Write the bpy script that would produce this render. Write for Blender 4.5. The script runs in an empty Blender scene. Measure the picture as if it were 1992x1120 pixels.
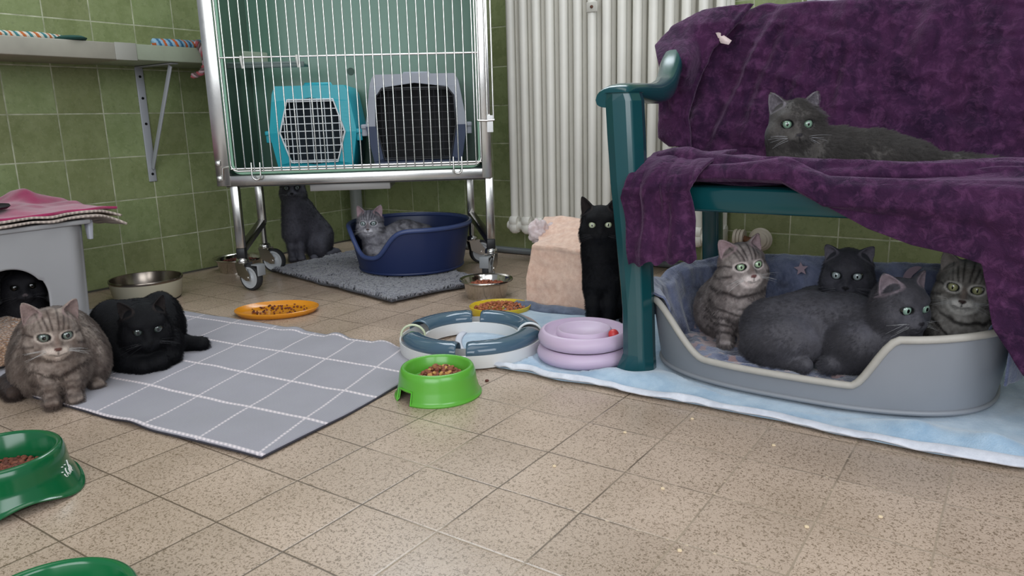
import bpy, bmesh, math, random
import numpy as np
from mathutils import Vector, Matrix, Euler
random.seed(7)
RNG = np.random.default_rng(11)
COL = bpy.context.scene.collection
PI = math.pi

# ------------------------------------------------------------------ objects
def link(o):
    COL.objects.link(o); return o

def tag(o, label=None, cat=None, group=None, kind=None):
    if label: o['label'] = label
    if cat: o['category'] = cat
    if group: o['group'] = group
    if kind: o['kind'] = kind
    return o

def thing(name, label, cat, loc=(0, 0, 0), rz=0.0, group=None):
    o = bpy.data.objects.new(name, None)
    o.empty_display_size = 0.02
    link(o); o.location = loc; o.rotation_euler = (0, 0, rz)
    return tag(o, label, cat, group)

def mesh_obj(name, V, F, mat=None, parent=None, smooth=True, label=None, bev=0.0, bseg=2, angle=40):
    me = bpy.data.meshes.new(name)
    V = np.asarray(V, float)
    me.from_pydata(V.tolist(), [], [list(map(int, f)) for f in F])
    return finish(name, me, mat, parent, smooth, label, bev, bseg, angle)

def finish(name, me, mat, parent, smooth, label=None, bev=0.0, bseg=2, angle=40):
    if smooth:
        me.polygons.foreach_set('use_smooth', [True] * len(me.polygons))
    me.update()
    o = bpy.data.objects.new(name, me)
    if mat is not None:
        for m in (mat if isinstance(mat, (list, tuple)) else [mat]):
            me.materials.append(m)
    link(o)
    if parent is not None: o.parent = parent
    if label: o['label'] = label
    if bev > 0:
        b = o.modifiers.new('bevel', 'BEVEL'); b.width = bev; b.segments = bseg
        b.limit_method = 'ANGLE'; b.angle_limit = math.radians(angle)
    return o

class MB:
    """collects geometry for one mesh"""
    def __init__(s): s.V = []; s.F = []; s.mi = []
    def add(s, V, F, mi=0):
        n = len(s.V); s.V.extend([tuple(map(float, v)) for v in V])
        s.F.extend([tuple(int(i) + n for i in f) for f in F]); s.mi.extend([mi] * len(F))
        return s
    def box(s, c, size, rz=0.0, mi=0, R=None):
        x, y, z = [v / 2 for v in size]
        P = np.array([(-x, -y, -z), (x, -y, -z), (x, y, -z), (-x, y, -z), (-x, -y, z), (x, -y, z), (x, y, z), (-x, y, z)])
        if R is None:
            cr, sr = math.cos(rz), math.sin(rz)
            R = np.array([[cr, -sr, 0], [sr, cr, 0], [0, 0, 1]])
        P = P @ np.asarray(R).T + np.asarray(c)
        return s.add(P, [(3, 2, 1, 0), (4, 5, 6, 7), (0, 1, 5, 4), (1, 2, 6, 5), (2, 3, 7, 6), (3, 0, 4, 7)], mi)
    def bar(s, a, b, w, h, up=(0, 0, 1), mi=0):
        a = np.asarray(a, float); b = np.asarray(b, float)
        d = b - a; L = np.linalg.norm(d); d = d / L
        u = np.asarray(up, float); sx = np.cross(u, d); sx /= np.linalg.norm(sx); sz = np.cross(d, sx)
        R = np.column_stack([d, sx, sz])
        return s.box((a + b) / 2, (L, w, h), R=R, mi=mi)
    def tube(s, path, r, n=8, mi=0, closed=False, cap=True, sq=1.0):
        V, F = tube(path, r, n, closed, cap, sq); return s.add(V, F, mi)
    def lathe(s, prof, n=48, c=(0, 0, 0), sx=1, sy=1, mi=0, closed=False, R=None, caps=True):
        V, F = lathe(prof, n, sx, sy, closed)
        if not caps: F = [f for f in F if len(f) == 4]
        V = np.array(V)
        if R is not None: V = V @ np.asarray(R).T
        return s.add(V + np.asarray(c), F, mi)
    def build(s, name, mat, parent=None, smooth=True, label=None, bev=0.0, bseg=2):
        o = mesh_obj(name, s.V, s.F, mat, parent, smooth, label, bev, bseg)
        o.data.polygons.foreach_set('material_index', s.mi)
        if smooth and bev == 0:
            o.data.set_sharp_from_angle(angle=math.radians(50))
        return o

def tube(path, r, n=8, closed=False, cap=True, sq=1.0):
    P = np.asarray(path, float); m = len(P)
    rr = np.full(m, r, float) if np.isscalar(r) else np.asarray(r, float)
    if closed: T = np.roll(P, -1, 0) - np.roll(P, 1, 0)
    else: T = np.gradient(P, axis=0)
    T /= np.linalg.norm(T, axis=1)[:, None] + 1e-12
    u = np.cross(T[0], (0, 0, 1.0))
    if np.linalg.norm(u) < .05: u = np.cross(T[0], (1.0, 0, 0))
    u /= np.linalg.norm(u)
    V = []
    for i in range(m):
        u = u - T[i] * (u @ T[i]); u /= np.linalg.norm(u) + 1e-12
        w = np.cross(T[i], u)
        for k in range(n):
            a = 2 * PI * k / n
            V.append(P[i] + rr[i] * (math.cos(a) * u + sq * math.sin(a) * w))
    F = []
    for i in range(m if closed else m - 1):
        j = (i + 1) % m
        for k in range(n):
            k2 = (k + 1) % n
            F.append((i * n + k, i * n + k2, j * n + k2, j * n + k))
    if cap and not closed:
        F.append(tuple(range(n - 1, -1, -1))); F.append(tuple((m - 1) * n + k for k in range(n)))
    return V, F

def lathe(prof, n=48, sx=1, sy=1, closed=False):
    V = []; F = []; m = len(prof)
    for r, z in prof:
        for k in range(n):
            a = 2 * PI * k / n; V.append((r * math.cos(a) * sx, r * math.sin(a) * sy, z))
    for i in range(m if closed else m - 1):
        j = (i + 1) % m
        for k in range(n):
            k2 = (k + 1) % n; F.append((i * n + k, i * n + k2, j * n + k2, j * n + k))
    if not closed:
        if prof[0][0] > 1e-6: F.append(tuple(range(n - 1, -1, -1)))
        if prof[-1][0] > 1e-6: F.append(tuple((m - 1) * n + k for k in range(n)))
    return V, F

def grid(fn, nu, nv, closed_u=False):
    """fn(u,v) vectorised -> (N,3); u,v in 0..1"""
    us = np.linspace(0, 1, nu, endpoint=not closed_u); vs = np.linspace(0, 1, nv)
    U, W = np.meshgrid(us, vs, indexing='ij')
    P = fn(U.ravel(), W.ravel())
    F = []
    for i in range(nu if closed_u else nu - 1):
        i2 = (i + 1) % nu
        for j in range(nv - 1):
            F.append((i * nv + j, i2 * nv + j, i2 * nv + j + 1, i * nv + j + 1))
    return P, F

def solid(o, t, offset=-1):
    m = o.modifiers.new('thick', 'SOLIDIFY'); m.thickness = t; m.offset = offset; return o
def subsurf(o, n=1):
    m = o.modifiers.new('sub', 'SUBSURF'); m.levels = n; m.render_levels = n; return o

def copy_tree(o, parent=None):
    c = o.copy(); COL.objects.link(c)
    if parent is not None: c.parent = parent
    for ch in list(o.children): copy_tree(ch, c)
    return c

# ------------------------------------------------------------------ noise
def _hash(ix, iy, iz, seed):
    h = (ix * 374761393 + iy * 668265263 + iz * 2147483647 + seed * 974634777) & 0xffffffff
    h = ((h ^ (h >> 13)) * 1274126177) & 0xffffffff
    h = h ^ (h >> 16)
    return (h & 0xffff) / 32767.5 - 1.0
def vnoise(P, scale=1.0, seed=0):
    P = np.asarray(P, float) * scale
    I = np.floor(P).astype(np.int64); f = P - I; f = f * f * (3 - 2 * f)
    out = 0
    for dx in (0, 1):
        wx = f[:, 0] if dx else 1 - f[:, 0]
        for dy in (0, 1):
            wy = f[:, 1] if dy else 1 - f[:, 1]
            for dz in (0, 1):
                wz = f[:, 2] if dz else 1 - f[:, 2]
                out = out + wx * wy * wz * _hash(I[:, 0] + dx, I[:, 1] + dy, I[:, 2] + dz, seed)
    return out
def fbm(P, scale=1.0, oct=3, seed=0):
    a = 1.0; o = 0; s = scale
    for k in range(oct):
        o = o + a * vnoise(P, s, seed + k * 17); a *= .5; s *= 2.03
    return o
def sstep(a, b, x):
    t = np.clip((x - a) / (b - a), 0, 1); return t * t * (3 - 2 * t)

# ------------------------------------------------------------------ materials
def lin(c):
    if isinstance(c, str):
        c = c.lstrip('#'); c = [int(c[i:i + 2], 16) / 255 for i in (0, 2, 4)]
    return tuple(((x / 12.92) if x <= .04045 else ((x + .055) / 1.055) ** 2.4) for x in c[:3]) + (1.0,)

class NT:
    def __init__(s, name):
        s.m = bpy.data.materials.new(name); s.m.use_nodes = True
        s.t = s.m.node_tree; s.b = s.t.nodes['Principled BSDF']
    def n(s, kind, **kw):
        nd = s.t.nodes.new(kind)
        for k, v in kw.items():
            if k.startswith('i_'): nd.inputs[k[2:].replace('_', ' ')].default_value = v
            else: setattr(nd, k, v)
        return nd
    def l(s, a, b): s.t.links.new(a, b); return s
    def math(s, op, a, b=None, c=None, clamp=False):
        nd = s.t.nodes.new('ShaderNodeMath'); nd.operation = op; nd.use_clamp = clamp
        for i, v in enumerate((a, b, c)):
            if v is None: continue
            if isinstance(v, (int, float)): nd.inputs[i].default_value = v
            else: s.l(v, nd.inputs[i])
        return nd.outputs[0]
    def mix(s, f, a, b, blend='MIX'):
        nd = s.t.nodes.new('ShaderNodeMix'); nd.data_type = 'RGBA'; nd.blend_type = blend
        for i, v in ((0, f), (6, a), (7, b)):
            if isinstance(v, (int, float)): nd.inputs[i].default_value = v
            elif isinstance(v, (tuple, list)): nd.inputs[i].default_value = tuple(v)
            else: s.l(v, nd.inputs[i])
        return nd.outputs[2]
    def ramp(s, v, stops):
        nd = s.t.nodes.new('ShaderNodeValToRGB'); e = nd.color_ramp.elements
        while len(e) < len(stops): e.new(.5)
        for el, (p, c) in zip(e, stops):
            el.position = p; el.color = c if len(c) == 4 else (*c, 1)
        s.l(v, nd.inputs[0]); return nd.outputs[0]
    def remap(s, v, a, b, c=0., d=1.):
        nd = s.t.nodes.new('ShaderNodeMapRange'); s.l(v, nd.inputs[0])
        for i, x in enumerate((a, b, c, d)): nd.inputs[i + 1].default_value = x
        return nd.outputs[0]
    def noise(s, scale, detail=3, rough=.5, vec=None, dist=0.0):
        nd = s.t.nodes.new('ShaderNodeTexNoise')
        nd.inputs['Scale'].default_value = scale; nd.inputs['Detail'].default_value = detail
        nd.inputs['Roughness'].default_value = rough; nd.inputs['Distortion'].default_value = dist
        s.l(vec if vec is not None else s.pos(), nd.inputs['Vector'])
        return nd.outputs['Fac']
    def pos(s):
        if not hasattr(s, '_p'): s._p = s.t.nodes.new('ShaderNodeNewGeometry').outputs['Position']
        return s._p
    def obj(s):
        if not hasattr(s, '_o'): s._o = s.t.nodes.new('ShaderNodeTexCoord').outputs['Object']
        return s._o
    def xyz(s, v):
        nd = s.t.nodes.new('ShaderNodeSeparateXYZ'); s.l(v, nd.inputs[0]); return nd.outputs
    def bump(s, h, strength=.3, dist=.002):
        nd = s.t.nodes.new('ShaderNodeBump'); nd.inputs['Strength'].default_value = strength
        nd.inputs['Distance'].default_value = dist; s.l(h, nd.inputs['Height']); s.l(nd.outputs[0], s.b.inputs['Normal'])
        return nd
    def set(s, **kw):
        for k, v in kw.items():
            i = s.b.inputs[k.replace('_', ' ')]
            if hasattr(v, 'links') or hasattr(v, 'is_linked'): s.l(v, i)
            else: i.default_value = v
        return s

def plain(name, col, rough=.5, metal=0., bumps=None, var=0.0, vscale=20, spec=.5, trans=0., sheen=0., coat=0., alpha=1., sss=0.):
    t = NT(name); c = lin(col)
    if var > 0:
        f = t.noise(vscale, 4, .6, vec=t.obj())
        f2 = t.remap(f, .3, .7)
        t.set(Base_Color=t.mix(f2, tuple(x * (1 - var) for x in c[:3]) + (1,), tuple(min(1, x * (1 + var)) for x in c[:3]) + (1,)))
    else: t.set(Base_Color=c)
    t.set(Roughness=rough, Metallic=metal)
    t.b.inputs['Specular IOR Level'].default_value = spec
    if trans: t.b.inputs['Transmission Weight'].default_value = trans
    if sheen: t.b.inputs['Sheen Weight'].default_value = sheen; t.b.inputs['Sheen Roughness'].default_value = .4
    if coat: t.b.inputs['Coat Weight'].default_value = coat; t.b.inputs['Coat Roughness'].default_value = .15
    if alpha < 1: t.b.inputs['Alpha'].default_value = alpha
    if sss: t.b.inputs['Subsurface Weight'].default_value = sss; t.b.inputs['Subsurface Radius'].default_value = (.01, .01, .01)
    if bumps: t.bump(t.noise(bumps[0], 4, .6, vec=t.obj()), bumps[1], bumps[2] if len(bumps) > 2 else .002)
    return t.m

def tile_mat(name, au, av, pu, pv, su, sv, gw, gcol, kind):
    t = NT(name); p = t.xyz(t.pos()); jit = t.noise(9, 2)
    x = t.math('SUBTRACT', p[au], pu); y = t.math('SUBTRACT', p[av], pv)
    if kind == 'floor':
        x = t.math('ADD', x, t.math('MULTIPLY', t.math('SUBTRACT', jit, .5), .003))
        y = t.math('ADD', y, t.math('MULTIPLY', t.math('SUBTRACT', jit, .5), .003))
    dx = t.math('PINGPONG', x, su / 2); dy = t.math('PINGPONG', y, sv / 2)
    d = t.math('MINIMUM', dx, dy)
    g = t.remap(d, gw / 2 - .0004, gw / 2 + .0007, 1, 0)
    cx = t.math('FLOOR', t.math('DIVIDE', x, su)); cy = t.math('FLOOR', t.math('DIVIDE', y, sv))
    cb = t.n('ShaderNodeCombineXYZ'); t.l(cx, cb.inputs[0]); t.l(cy, cb.inputs[1])
    wn = t.n('ShaderNodeTexWhiteNoise'); t.l(cb.outputs[0], wn.inputs['Vector'])
    rnd = wn.outputs['Value']
    if kind == 'wall':
        a = t.noise(14, 5, .62); b = t.noise(130, 3, .6); c = t.noise(42, 2, .5)
        base = t.mix(t.remap(a, .3, .7), lin('#7a8559'), lin('#8d976b'))
        base = t.mix(t.remap(c, .5, .75, 0, .35), base, lin('#989f78'))
        base = t.mix(t.remap(b, .6, .76, 0, .5), base, lin('#b4ba98'))
        base = t.mix(t.remap(t.noise(60, 4, .7), .30, .45, .45, 0), base, lin('#606b47'))
        br = t.remap(rnd, 0, 1, .86, 1.1)
        hs = t.n('ShaderNodeHueSaturation'); t.l(base, hs.inputs['Color']); t.l(br, hs.inputs['Value'])
        # older tiles near the left lean yellow-olive
        hue = t.remap(wn.outputs['Value'], 0, 1, .485, .51); t.l(hue, hs.inputs['Hue'])
        base = hs.outputs[0]
        gc = t.mix(t.remap(t.noise(20, 3), .35, .65), lin(gcol), lin('#969a7e'))
        t.set(Base_Color=t.mix(g, base, gc), Roughness=t.remap(a, .3, .7, .22, .34))
        t.math
        h = t.math('ADD', t.math('MULTIPLY', t.remap(d, gw / 2 - .001, gw / 2 + .0025), 1.), t.math('MULTIPLY', a, .25))
        t.bump(h, .35, .0015)
    else:
        n1 = t.noise(230, 2, .55, dist=1.2); n2 = t.noise(5, 3, .5); n3 = t.noise(420, 2, .5)
        base = t.mix(t.remap(n2, .35, .65), lin('#ab9683'), lin('#bba592'))
        base = t.mix(t.remap(n3, .4, .75, 0, .5), base, lin('#d2c0b0'))
        base = t.mix(t.remap(n1, .545, .60, 0, .8), base, lin('#75634f'))
        hs = t.n('ShaderNodeHueSaturation'); t.l(base, hs.inputs['Color']); t.l(t.remap(rnd, 0, 1, .93, 1.06), hs.inputs['Value'])
        base = hs.outputs[0]
        gc = t.mix(t.remap(t.math('ADD', t.noise(3, 3, .6), t.remap(p[0], 1.7, 2.5, -.12, .12)), .47, .56), lin('#625345'), lin('#a08f7c'))
        cr = t.remap(t.noise(90, 2), .62, .68, 0, .9)
        gc = t.mix(t.math('MULTIPLY', cr, t.remap(p[0], 1.9, 2.3, .1, 1)), gc, lin('#d8c3a6'))
        t.set(Base_Color=t.mix(t.math('MULTIPLY', g, .95), base, gc), Roughness=t.remap(n2, .3, .7, .25, .36))
        t.bump(t.math('ADD', t.remap(d, gw / 2 - .001, gw / 2 + .002), t.math('MULTIPLY', n3, .15)), .3, .001)
    return t.m

def steel(name='brushed steel', col='#b9b9b6', rough=.25):
    t = NT(name); o = t.xyz(t.obj())
    t.set(Base_Color=lin(col), Metallic=1.0, Roughness=t.remap(t.noise(14, 3, .5, vec=t.obj()), .3, .7, rough - .03, rough + .04))
    return t.m
ONLY = None
NOHAIR = False
# ================================================================== setting
T = .152
M_WL = tile_mat('green wall tiles left', 1, 2, -1.4699, 0.0, T, T, .0035, '#c6c8ae', 'wall')
M_WB = tile_mat('green wall tiles back', 0, 2, .2096, 0.0, T, T, .0035, '#c6c8ae', 'wall')
M_FL = tile_mat('speckled floor tiles', 0, 1, 1.4646, -2.1702, .14458, .14777, .0025, '#6b5b49', 'floor')
def slab(name, c, s, m):
    b = MB(); b.box(c, s); o = b.build(name, m, smooth=False); o['kind'] = 'structure'; return o
slab('floor', (2.2, -1.6, -.05), (4.6, 3.4, .1), M_FL)
slab('wall_left', (-.05, -1.6, 1.35), (.1, 3.4, 2.7), M_WL)
slab('wall_back', (2.2, .05, 1.35), (4.6, .1, 2.7), M_WB)
M_PAINT = plain('off white paint', '#c9c7bf', .6)
b = MB(); b.tube([(.0, -.012, .012), (4.4, -.012, .012)], .012, 8); b.box((2.2, -.006, .012), (4.4, .012, .026))
o = b.build('baseboard_back', plain('grey cove strip', '#6f7375', .5)); o['kind'] = 'structure'
b = MB(); b.box((.003, -1.6, .003), (.006, 3.3, .006))
o = b.build('baseboard_left', plain('dark cove strip', '#4d4c44', .6)); o['kind'] = 'structure'
# boxed-in white window sill piece on the back wall above the bench
b = MB(); b.box((2.33, -.05, .862), (.56, .10, .03)); b.box((2.33, -.012, .98), (.56, .02, .22))
for x in (2.1, 2.18, 2.29, 2.40, 2.5, 2.58):
    b.tube([(x, -.075, .88), (x, -.075, 1.08)], .018, 8)
o = b.build('trim_1', plain('white glazed trim', '#cfd4d6', .25), bev=.004); o['kind'] = 'structure'

# ------------------------------------------------------------------ corner pipe
b = MB(); b.tube([(.07, -.07, 0), (.07, -.07, 1.4)], .028, 20)
o = b.build('drain_pipe', plain('grey pipe paint', '#8b8f8c', .4)); tag(o, 'grey vertical pipe in the room corner behind the cage', 'pipe')

# ------------------------------------------------------------------ shelf, bracket, ropes
M_BOARD = plain('dusty white board', '#9d9a8e', .5, var=.12, vscale=9)
sh = thing('wall_shelf', 'long whitish board shelf fixed along the left tiled wall', 'shelf', (.1, -1.3, .77))
b = MB(); b.box((.025, -.42, .025), (.25, 1.02, .052)); b.build('shelf_board', M_BOARD, sh, bev=.003)
b = MB(); b.box((.025, .374, .026), (.25, .56, .050)); b.build('shelf_board', plain('greener board', '#97a08c', .5, var=.1, vscale=9), sh, bev=.003)
b = MB(); b.box((.1515, .10, .0256), (.003, .07, .0535)); b.build('joint_strip', plain('tape', '#a4a49c', .45), sh, bev=.001)
M_BRK = plain('grey enamel', '#a3a6ab', .4)
br = thing('shelf_bracket', 'grey metal angle bracket with diagonal strut under the wall shelf', 'bracket', (0, -1.02, .36))
b = MB(); b.box((.004, 0, .205), (.005, .030, .405)); b.build('wall_plate', M_BRK, br, bev=.002)
b = MB(); b.box((.115, 0, .4075), (.22, .030, .004)); b.build('top_arm', M_BRK, br, bev=.0015)
b = MB(); b.bar((.012, 0, .05), (.20, 0, .402), .018, .006, up=(0, 1, 0)); b.build('strut', M_BRK, br, bev=.002)
M_SCREW = plain('dark screw', '#2b2b2c', .4, .8)
for z in (.03, .21, .30, .375):
    b = MB(); b.lathe([(0, 0), (.005, 0), (.0045, .002), (0, .0025)], 12, R=[[0, 0, 1], [0, 1, 0], [-1, 0, 0]], c=(.0065, 0, z)); b.build('screw', M_SCREW, br)
def rope(name, pts, cols, label, grp=None, r=.009):
    """three-strand twisted rope"""
    P = np.array(pts, float); tt = np.linspace(0, len(P) - 1, 90)
    Q = np.column_stack([np.interp(tt, range(len(P)), P[:, k]) for k in range(3)])
    for _ in range(6): Q[1:-1] = (Q[:-2] + 2 * Q[1:-1] + Q[2:]) / 4
    L = np.concatenate([[0], np.cumsum(np.linalg.norm(np.diff(Q, axis=0), axis=1))])
    T_ = np.gradient(Q, axis=0); T_ /= np.linalg.norm(T_, axis=1)[:, None]
    s1 = np.cross(T_, (0, 0, 1.)); s1 /= np.linalg.norm(s1, axis=1)[:, None] + 1e-9; s2 = np.cross(T_, s1)
    b = MB(); ms = []
    for k, c in enumerate(cols):
        a = L / .035 * 2 * PI + k * 2 * PI / len(cols)
        b.tube(Q + r * .55 * (np.cos(a)[:, None] * s1 + np.sin(a)[:, None] * s2), r * .62, 7, mi=k)
        ms.append(plain('rope ' + c, c, .8, bumps=(400, .5)))
    return tag(b.build(name, ms), label, 'rope', grp)
rope('rope_toy', [(.20, -1.60, .832), (.17, -1.50, .833), (.19, -1.42, .833), (.16, -1.33, .83), (.17, -1.30, .829)], ['#c06a34', '#d8d4c8', '#3f7f86', '#d8d4c8'], 'orange, white and teal twisted rope at the far left end of the wall shelf')
rope('rope_toy', [(.18, -1.06, .835), (.20, -.99, .835), (.19, -.92, .836), (.16, -.86, .846), (.12, -.80, .84), (.1, -.74, .834)], ['#c0602f', '#8fb4cc', '#3a6d92', '#8fb4cc'], 'orange and blue twisted rope on the wall shelf beside the cage post', r=.014)
rope('rope_end', [(.262, -.95, .84), (.265, -.93, .80), (.262, -.925, .765), (.24, -.93, .738), (.2, -.94, .73)], ['#a8545a', '#b89aa0', '#6c5a58'], 'frayed reddish rope end hanging under the shelf beside the cage', r=.009)
b = MB(); b.lathe([(0, 0), (.05, .001), (.055, .006), (.04, .012), (0, .014)], 28, c=(.21, -1.345, .8225), sy=.75)
tag(b.build('felt_disc', plain('teal felt', '#28564f', .9)), 'small dark teal felt toy lying flat on the wall shelf', 'toy')

# ------------------------------------------------------------------ radiator
M_RAD = plain('radiator enamel', '#e9e6dc', .38, var=.04, vscale=8)
rad = thing('radiator', 'tall cream column radiator on the back wall', 'radiator', (.98, -.05, .11))
for i in range(15):
    b = MB(); x = .027 + i * .0578
    for y, rr in ((-.075, .0165), (-.035, .0165), (.005, .0165)):
        b.tube([(x, y, .035), (x, y, 1.25)], rr, 14, sq=1.0)
    b.box((x, -.035, .64), (.014, .085, 1.2))
    for z in (.035, .06):
        b.lathe([(0, -.018), (.02, -.017), (.026, -.006), (.026, .006), (.02, .017), (0, .018)], 16, c=(x, -.075, z - .012), R=[[0, 0, 1], [1, 0, 0], [0, 1, 0]])
        b.lathe([(0, -.018), (.02, -.017), (.026, -.006), (.026, .006), (.02, .017), (0, .018)], 16, c=(x, -.0, z - .012), R=[[0, 0, 1], [1, 0, 0], [0, 1, 0]])
    b.box((x, -.038, .035), (.038, .085, .045))
    b.build('column', M_RAD, rad)
b = MB(); b.tube([(-.004, -.072, .03), (.86, -.072, .03)], .017, 14); b.build('lower_pipe', M_RAD, rad)
b = MB(); b.box((.384, -.095, .815), (.042, .004, .034)); b.build('bracket_plate', plain('plate', '#c5c2b8', .4), rad, bev=.002)
b = MB(); b.lathe([(0, 0), (.006, 0), (.005, .004), (0, .005)], 12, c=(.384, -.0965, .815), R=[[1, 0, 0], [0, 0, -1], [0, 1, 0]]); b.build('bolt', plain('rusty bolt', '#6b4a3c', .5, .5), rad)
# valve at its right foot
vv = thing('radiator_valve', 'round beige pipe fitting with rusty joint at the radiator foot', 'valve', (1.95, -.04, .135))
RX = [[0, 0, 1], [1, 0, 0], [0, 1, 0]]; RY = [[1, 0, 0], [0, 0, -1], [0, 1, 0]]
M_VB = plain('beige enamel', '#bdb3a4', .4)
b = MB(); b.lathe([(0, 0), (.038, 0), (.040, .006), (.034, .012), (.033, .016), (.027, .018), (.025, .024), (.014, .027), (0, .028)], 28, R=RY); b.build('rosette', M_VB, vv)
b = MB()
for k in range(3): b.lathe([(0, 0), (.028, .001), (.03, .006), (.028, .011), (0, .012)], 22, c=(-.088 + k * .012, -.01, .002), R=RX)
b.build('union_nut', M_VB, vv)
b = MB(); b.tube([(-.06, -.01, 0), (-.03, -.02, -.004), (-.0, -.03, 0), (.0, -.01, 0)], .012, 12); b.tube([(-.02, -.022, -.004), (-.02, -.022, -.12)], .008, 10)
b.build('rusty_pipe', plain('rust', '#6a4730', .7, .3, var=.4, vscale=80), vv)
# ================================================================== cage
ST = steel('stainless', '#c3c1bd', .24); STD = steel('stainless dull', '#8f8c88', .3)
CH = steel('chrome wire', '#dcd9d6', .18)
M_BLK = plain('black plastic', '#17181a', .45)
M_MINT = plain('mint laminate', '#6f9a82', .3, var=.05, vscale=6)
M_MINT_SHADE = plain('dark mint laminate', '#35523f', .25, var=.15, vscale=6)  # same laminate, with the shade of the left wall put into its colour
M_MINTL = plain('mint edge', '#a5d2b6', .3)
cage = thing('veterinary_cage', 'large stainless steel animal cage on casters with vertical wire door and mint green inside', 'cage', (.439, -1.05, .36), math.radians(38.36))
W_ = .915; H_ = 1.05
b = MB()
b.box((.0225, .0, H_ / 2), (.045, .03, H_)); b.box((W_ - .0165, .0, H_ / 2), (.033, .03, H_))
b.box((W_ / 2, .001, .016), (W_ - .002, .028, .033)); b.box((W_ / 2, 0, H_ - .02), (W_, .03, .04))
b.build('front_frame', ST, cage, bev=.0015)
b = MB()
b.box((W_ / 2, .235, .012), (W_ - .01, .44, .02))
b.box((.008, .235, H_ / 2), (.012, .44, H_)); b.box((W_ - .008, .235, H_ / 2), (.012, .44, H_)); b.box((W_ / 2, .46, H_ / 2), (W_, .012, H_))
b.build('outer_shell', STD, cage, bev=.002)
b = MB(); b.box((W_ / 2, .235, .030), (W_ - .06, .43, .010)); b.build('cage_floor', plain('cage floor', '#23302c', .25), cage, bev=.002)
b = MB(); b.box((W_ / 2, .452, .55), (W_ - .04, .006, 1.04)); b.build('back_panel', plain('shaded mint back', '#547c68', .28, var=.06, vscale=5), cage)  # mint darkened: the cage's inner shade is put into the panel colour
b = MB(); b.box((.026, .235, .55), (.012, .44, 1.04)); b.build('side_panel', M_MINT_SHADE, cage)
b = MB(); b.box((W_ - .02, .235, .55), (.010, .44, 1.04)); b.build('side_panel', plain('lit mint right', '#86ab9c', .25), cage)  # mint lightened: the brighter right side is put into the panel colour
# rounded mint lining edge inside the frame
pth = []
x0, x1, z0, z1, rr = .050, W_ - .038, .040, 1.02, .03
for cx_, cz_, a0 in ((x1 - rr, z0 + rr, -90), (x1 - rr, z1 - rr, 0), (x0 + rr, z1 - rr, 90), (x0 + rr, z0 + rr, 180)):
    for k in range(7):
        a = math.radians(a0 + 15 * k); pth.append((cx_ + rr * math.cos(a), .008, cz_ + rr * math.sin(a)))
b = MB(); b.tube(pth, .0055, 8, closed=True); b.build('lining_edge', M_MINTL, cage)
b = MB(); b.lathe([(0, 0), (.014, 0), (.014, .003), (0, .003)], 20, c=(.406, .449, .387), R=RY); b.build('drain_hole', plain('dark green hole', '#2f4a3c', .5), cage)
# wire door
b = MB(); yd = -.020
xs0, xs1 = .053, .878
x0, x1, z0, z1, rr = .053, .880, .048, 1.0, .022
pth = []
for cx_, cz_, a0 in ((x1 - rr, z0 + rr, -90), (x1 - rr, z1 - rr, 0), (x0 + rr, z1 - rr, 90), (x0 + rr, z0 + rr, 180)):
    for k in range(6):
        a = math.radians(a0 + 18 * k); pth.append((cx_ + rr * math.cos(a), yd, cz_ + rr * math.sin(a)))
b.tube(pth, .0032, 8, closed=True)
for z in (.056, .408): b.tube([(x0, yd - .001, z), (x1, yd - .001, z)], .0032, 8)
dr = b.build('door', CH, cage, label='wire grid door with upright chrome bars')
for i in range(28):
    x = x0 + (i + .6) * (x1 - x0) / 28.2
    b = MB(); b.tube([(x, yd - .004, .044 if i > 1 else .056), (x, yd - .004, z1)], .0023, 8)
    b.build('bar', CH, dr)
def hook(x):
    b = MB(); P = [(x - .014, yd - .006, .075)] + [(x + .014 * math.cos(a), yd - .01, .035 + .016 * math.sin(a)) for a in np.linspace(PI, 2 * PI, 9)] + [(x + .014, yd - .006, .075)]
    b.tube(P, .0026, 8); b.build('foot_hook', CH, dr)
hook(.135); hook(.80)
b = MB(); b.tube([(.048, yd, .062), (.026, yd, .06), (.022, yd, .02)], .003, 8); b.build('hinge_rod', CH, dr)
for z in (.025, .075):
    b = MB(); b.box((.012, -.018, z), (.016, .008, .018)); b.build('hinge', ST, cage, bev=.002)
b = MB()
b.tube([(.925, -.022, .6), (.925, -.022, .19)], .003, 8); b.tube([(.905, -.024, .98), (.905, -.024, .17)], .003, 8)
b.tube([(.872, -.026, .192), (.9, -.03, .190), (.928, -.028, .192)], .0036, 8); b.tube([(.872, -.024, .192), (.872, -.024, .6)], .003, 8)
b.box((.913, -.02, .18), (.020, .014, .055))
b.build('latch', CH, cage, label='chrome rod latch on the right post')
# white clips on the middle rod
for x in (.122, .298):
    b = MB(); b.tube([(x, -.026, .412), (x, -.028, .402), (x + .001, -.026, .385), (x + .002, -.022, .375)], [.004, .0045, .003, .004], 8)
    b.build('clip', plain('white clip', '#d6d6d0', .4), cage)
b = MB(); b.box((.16, .21, .40), (.24, .16, .008)); b.box((.16, .135, .395), (.26, .008, .02)); b.build('rest_shelf', plain('grey shelf', '#5c6a66', .35), cage, bev=.002)
b = MB(); b.box((.43, .14, -.016), (.272, .22, .028)); b.build('underside_box', plain('pale grey metal', '#9a9896', .4, .3), cage, bev=.002)
b = MB(); b.box((W_ / 2, .22, -.004), (W_ - .04, .40, .006)); b.build('bottom_sheet', plain('dark steel', '#3c3b3a', .35, .7), cage)
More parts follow.
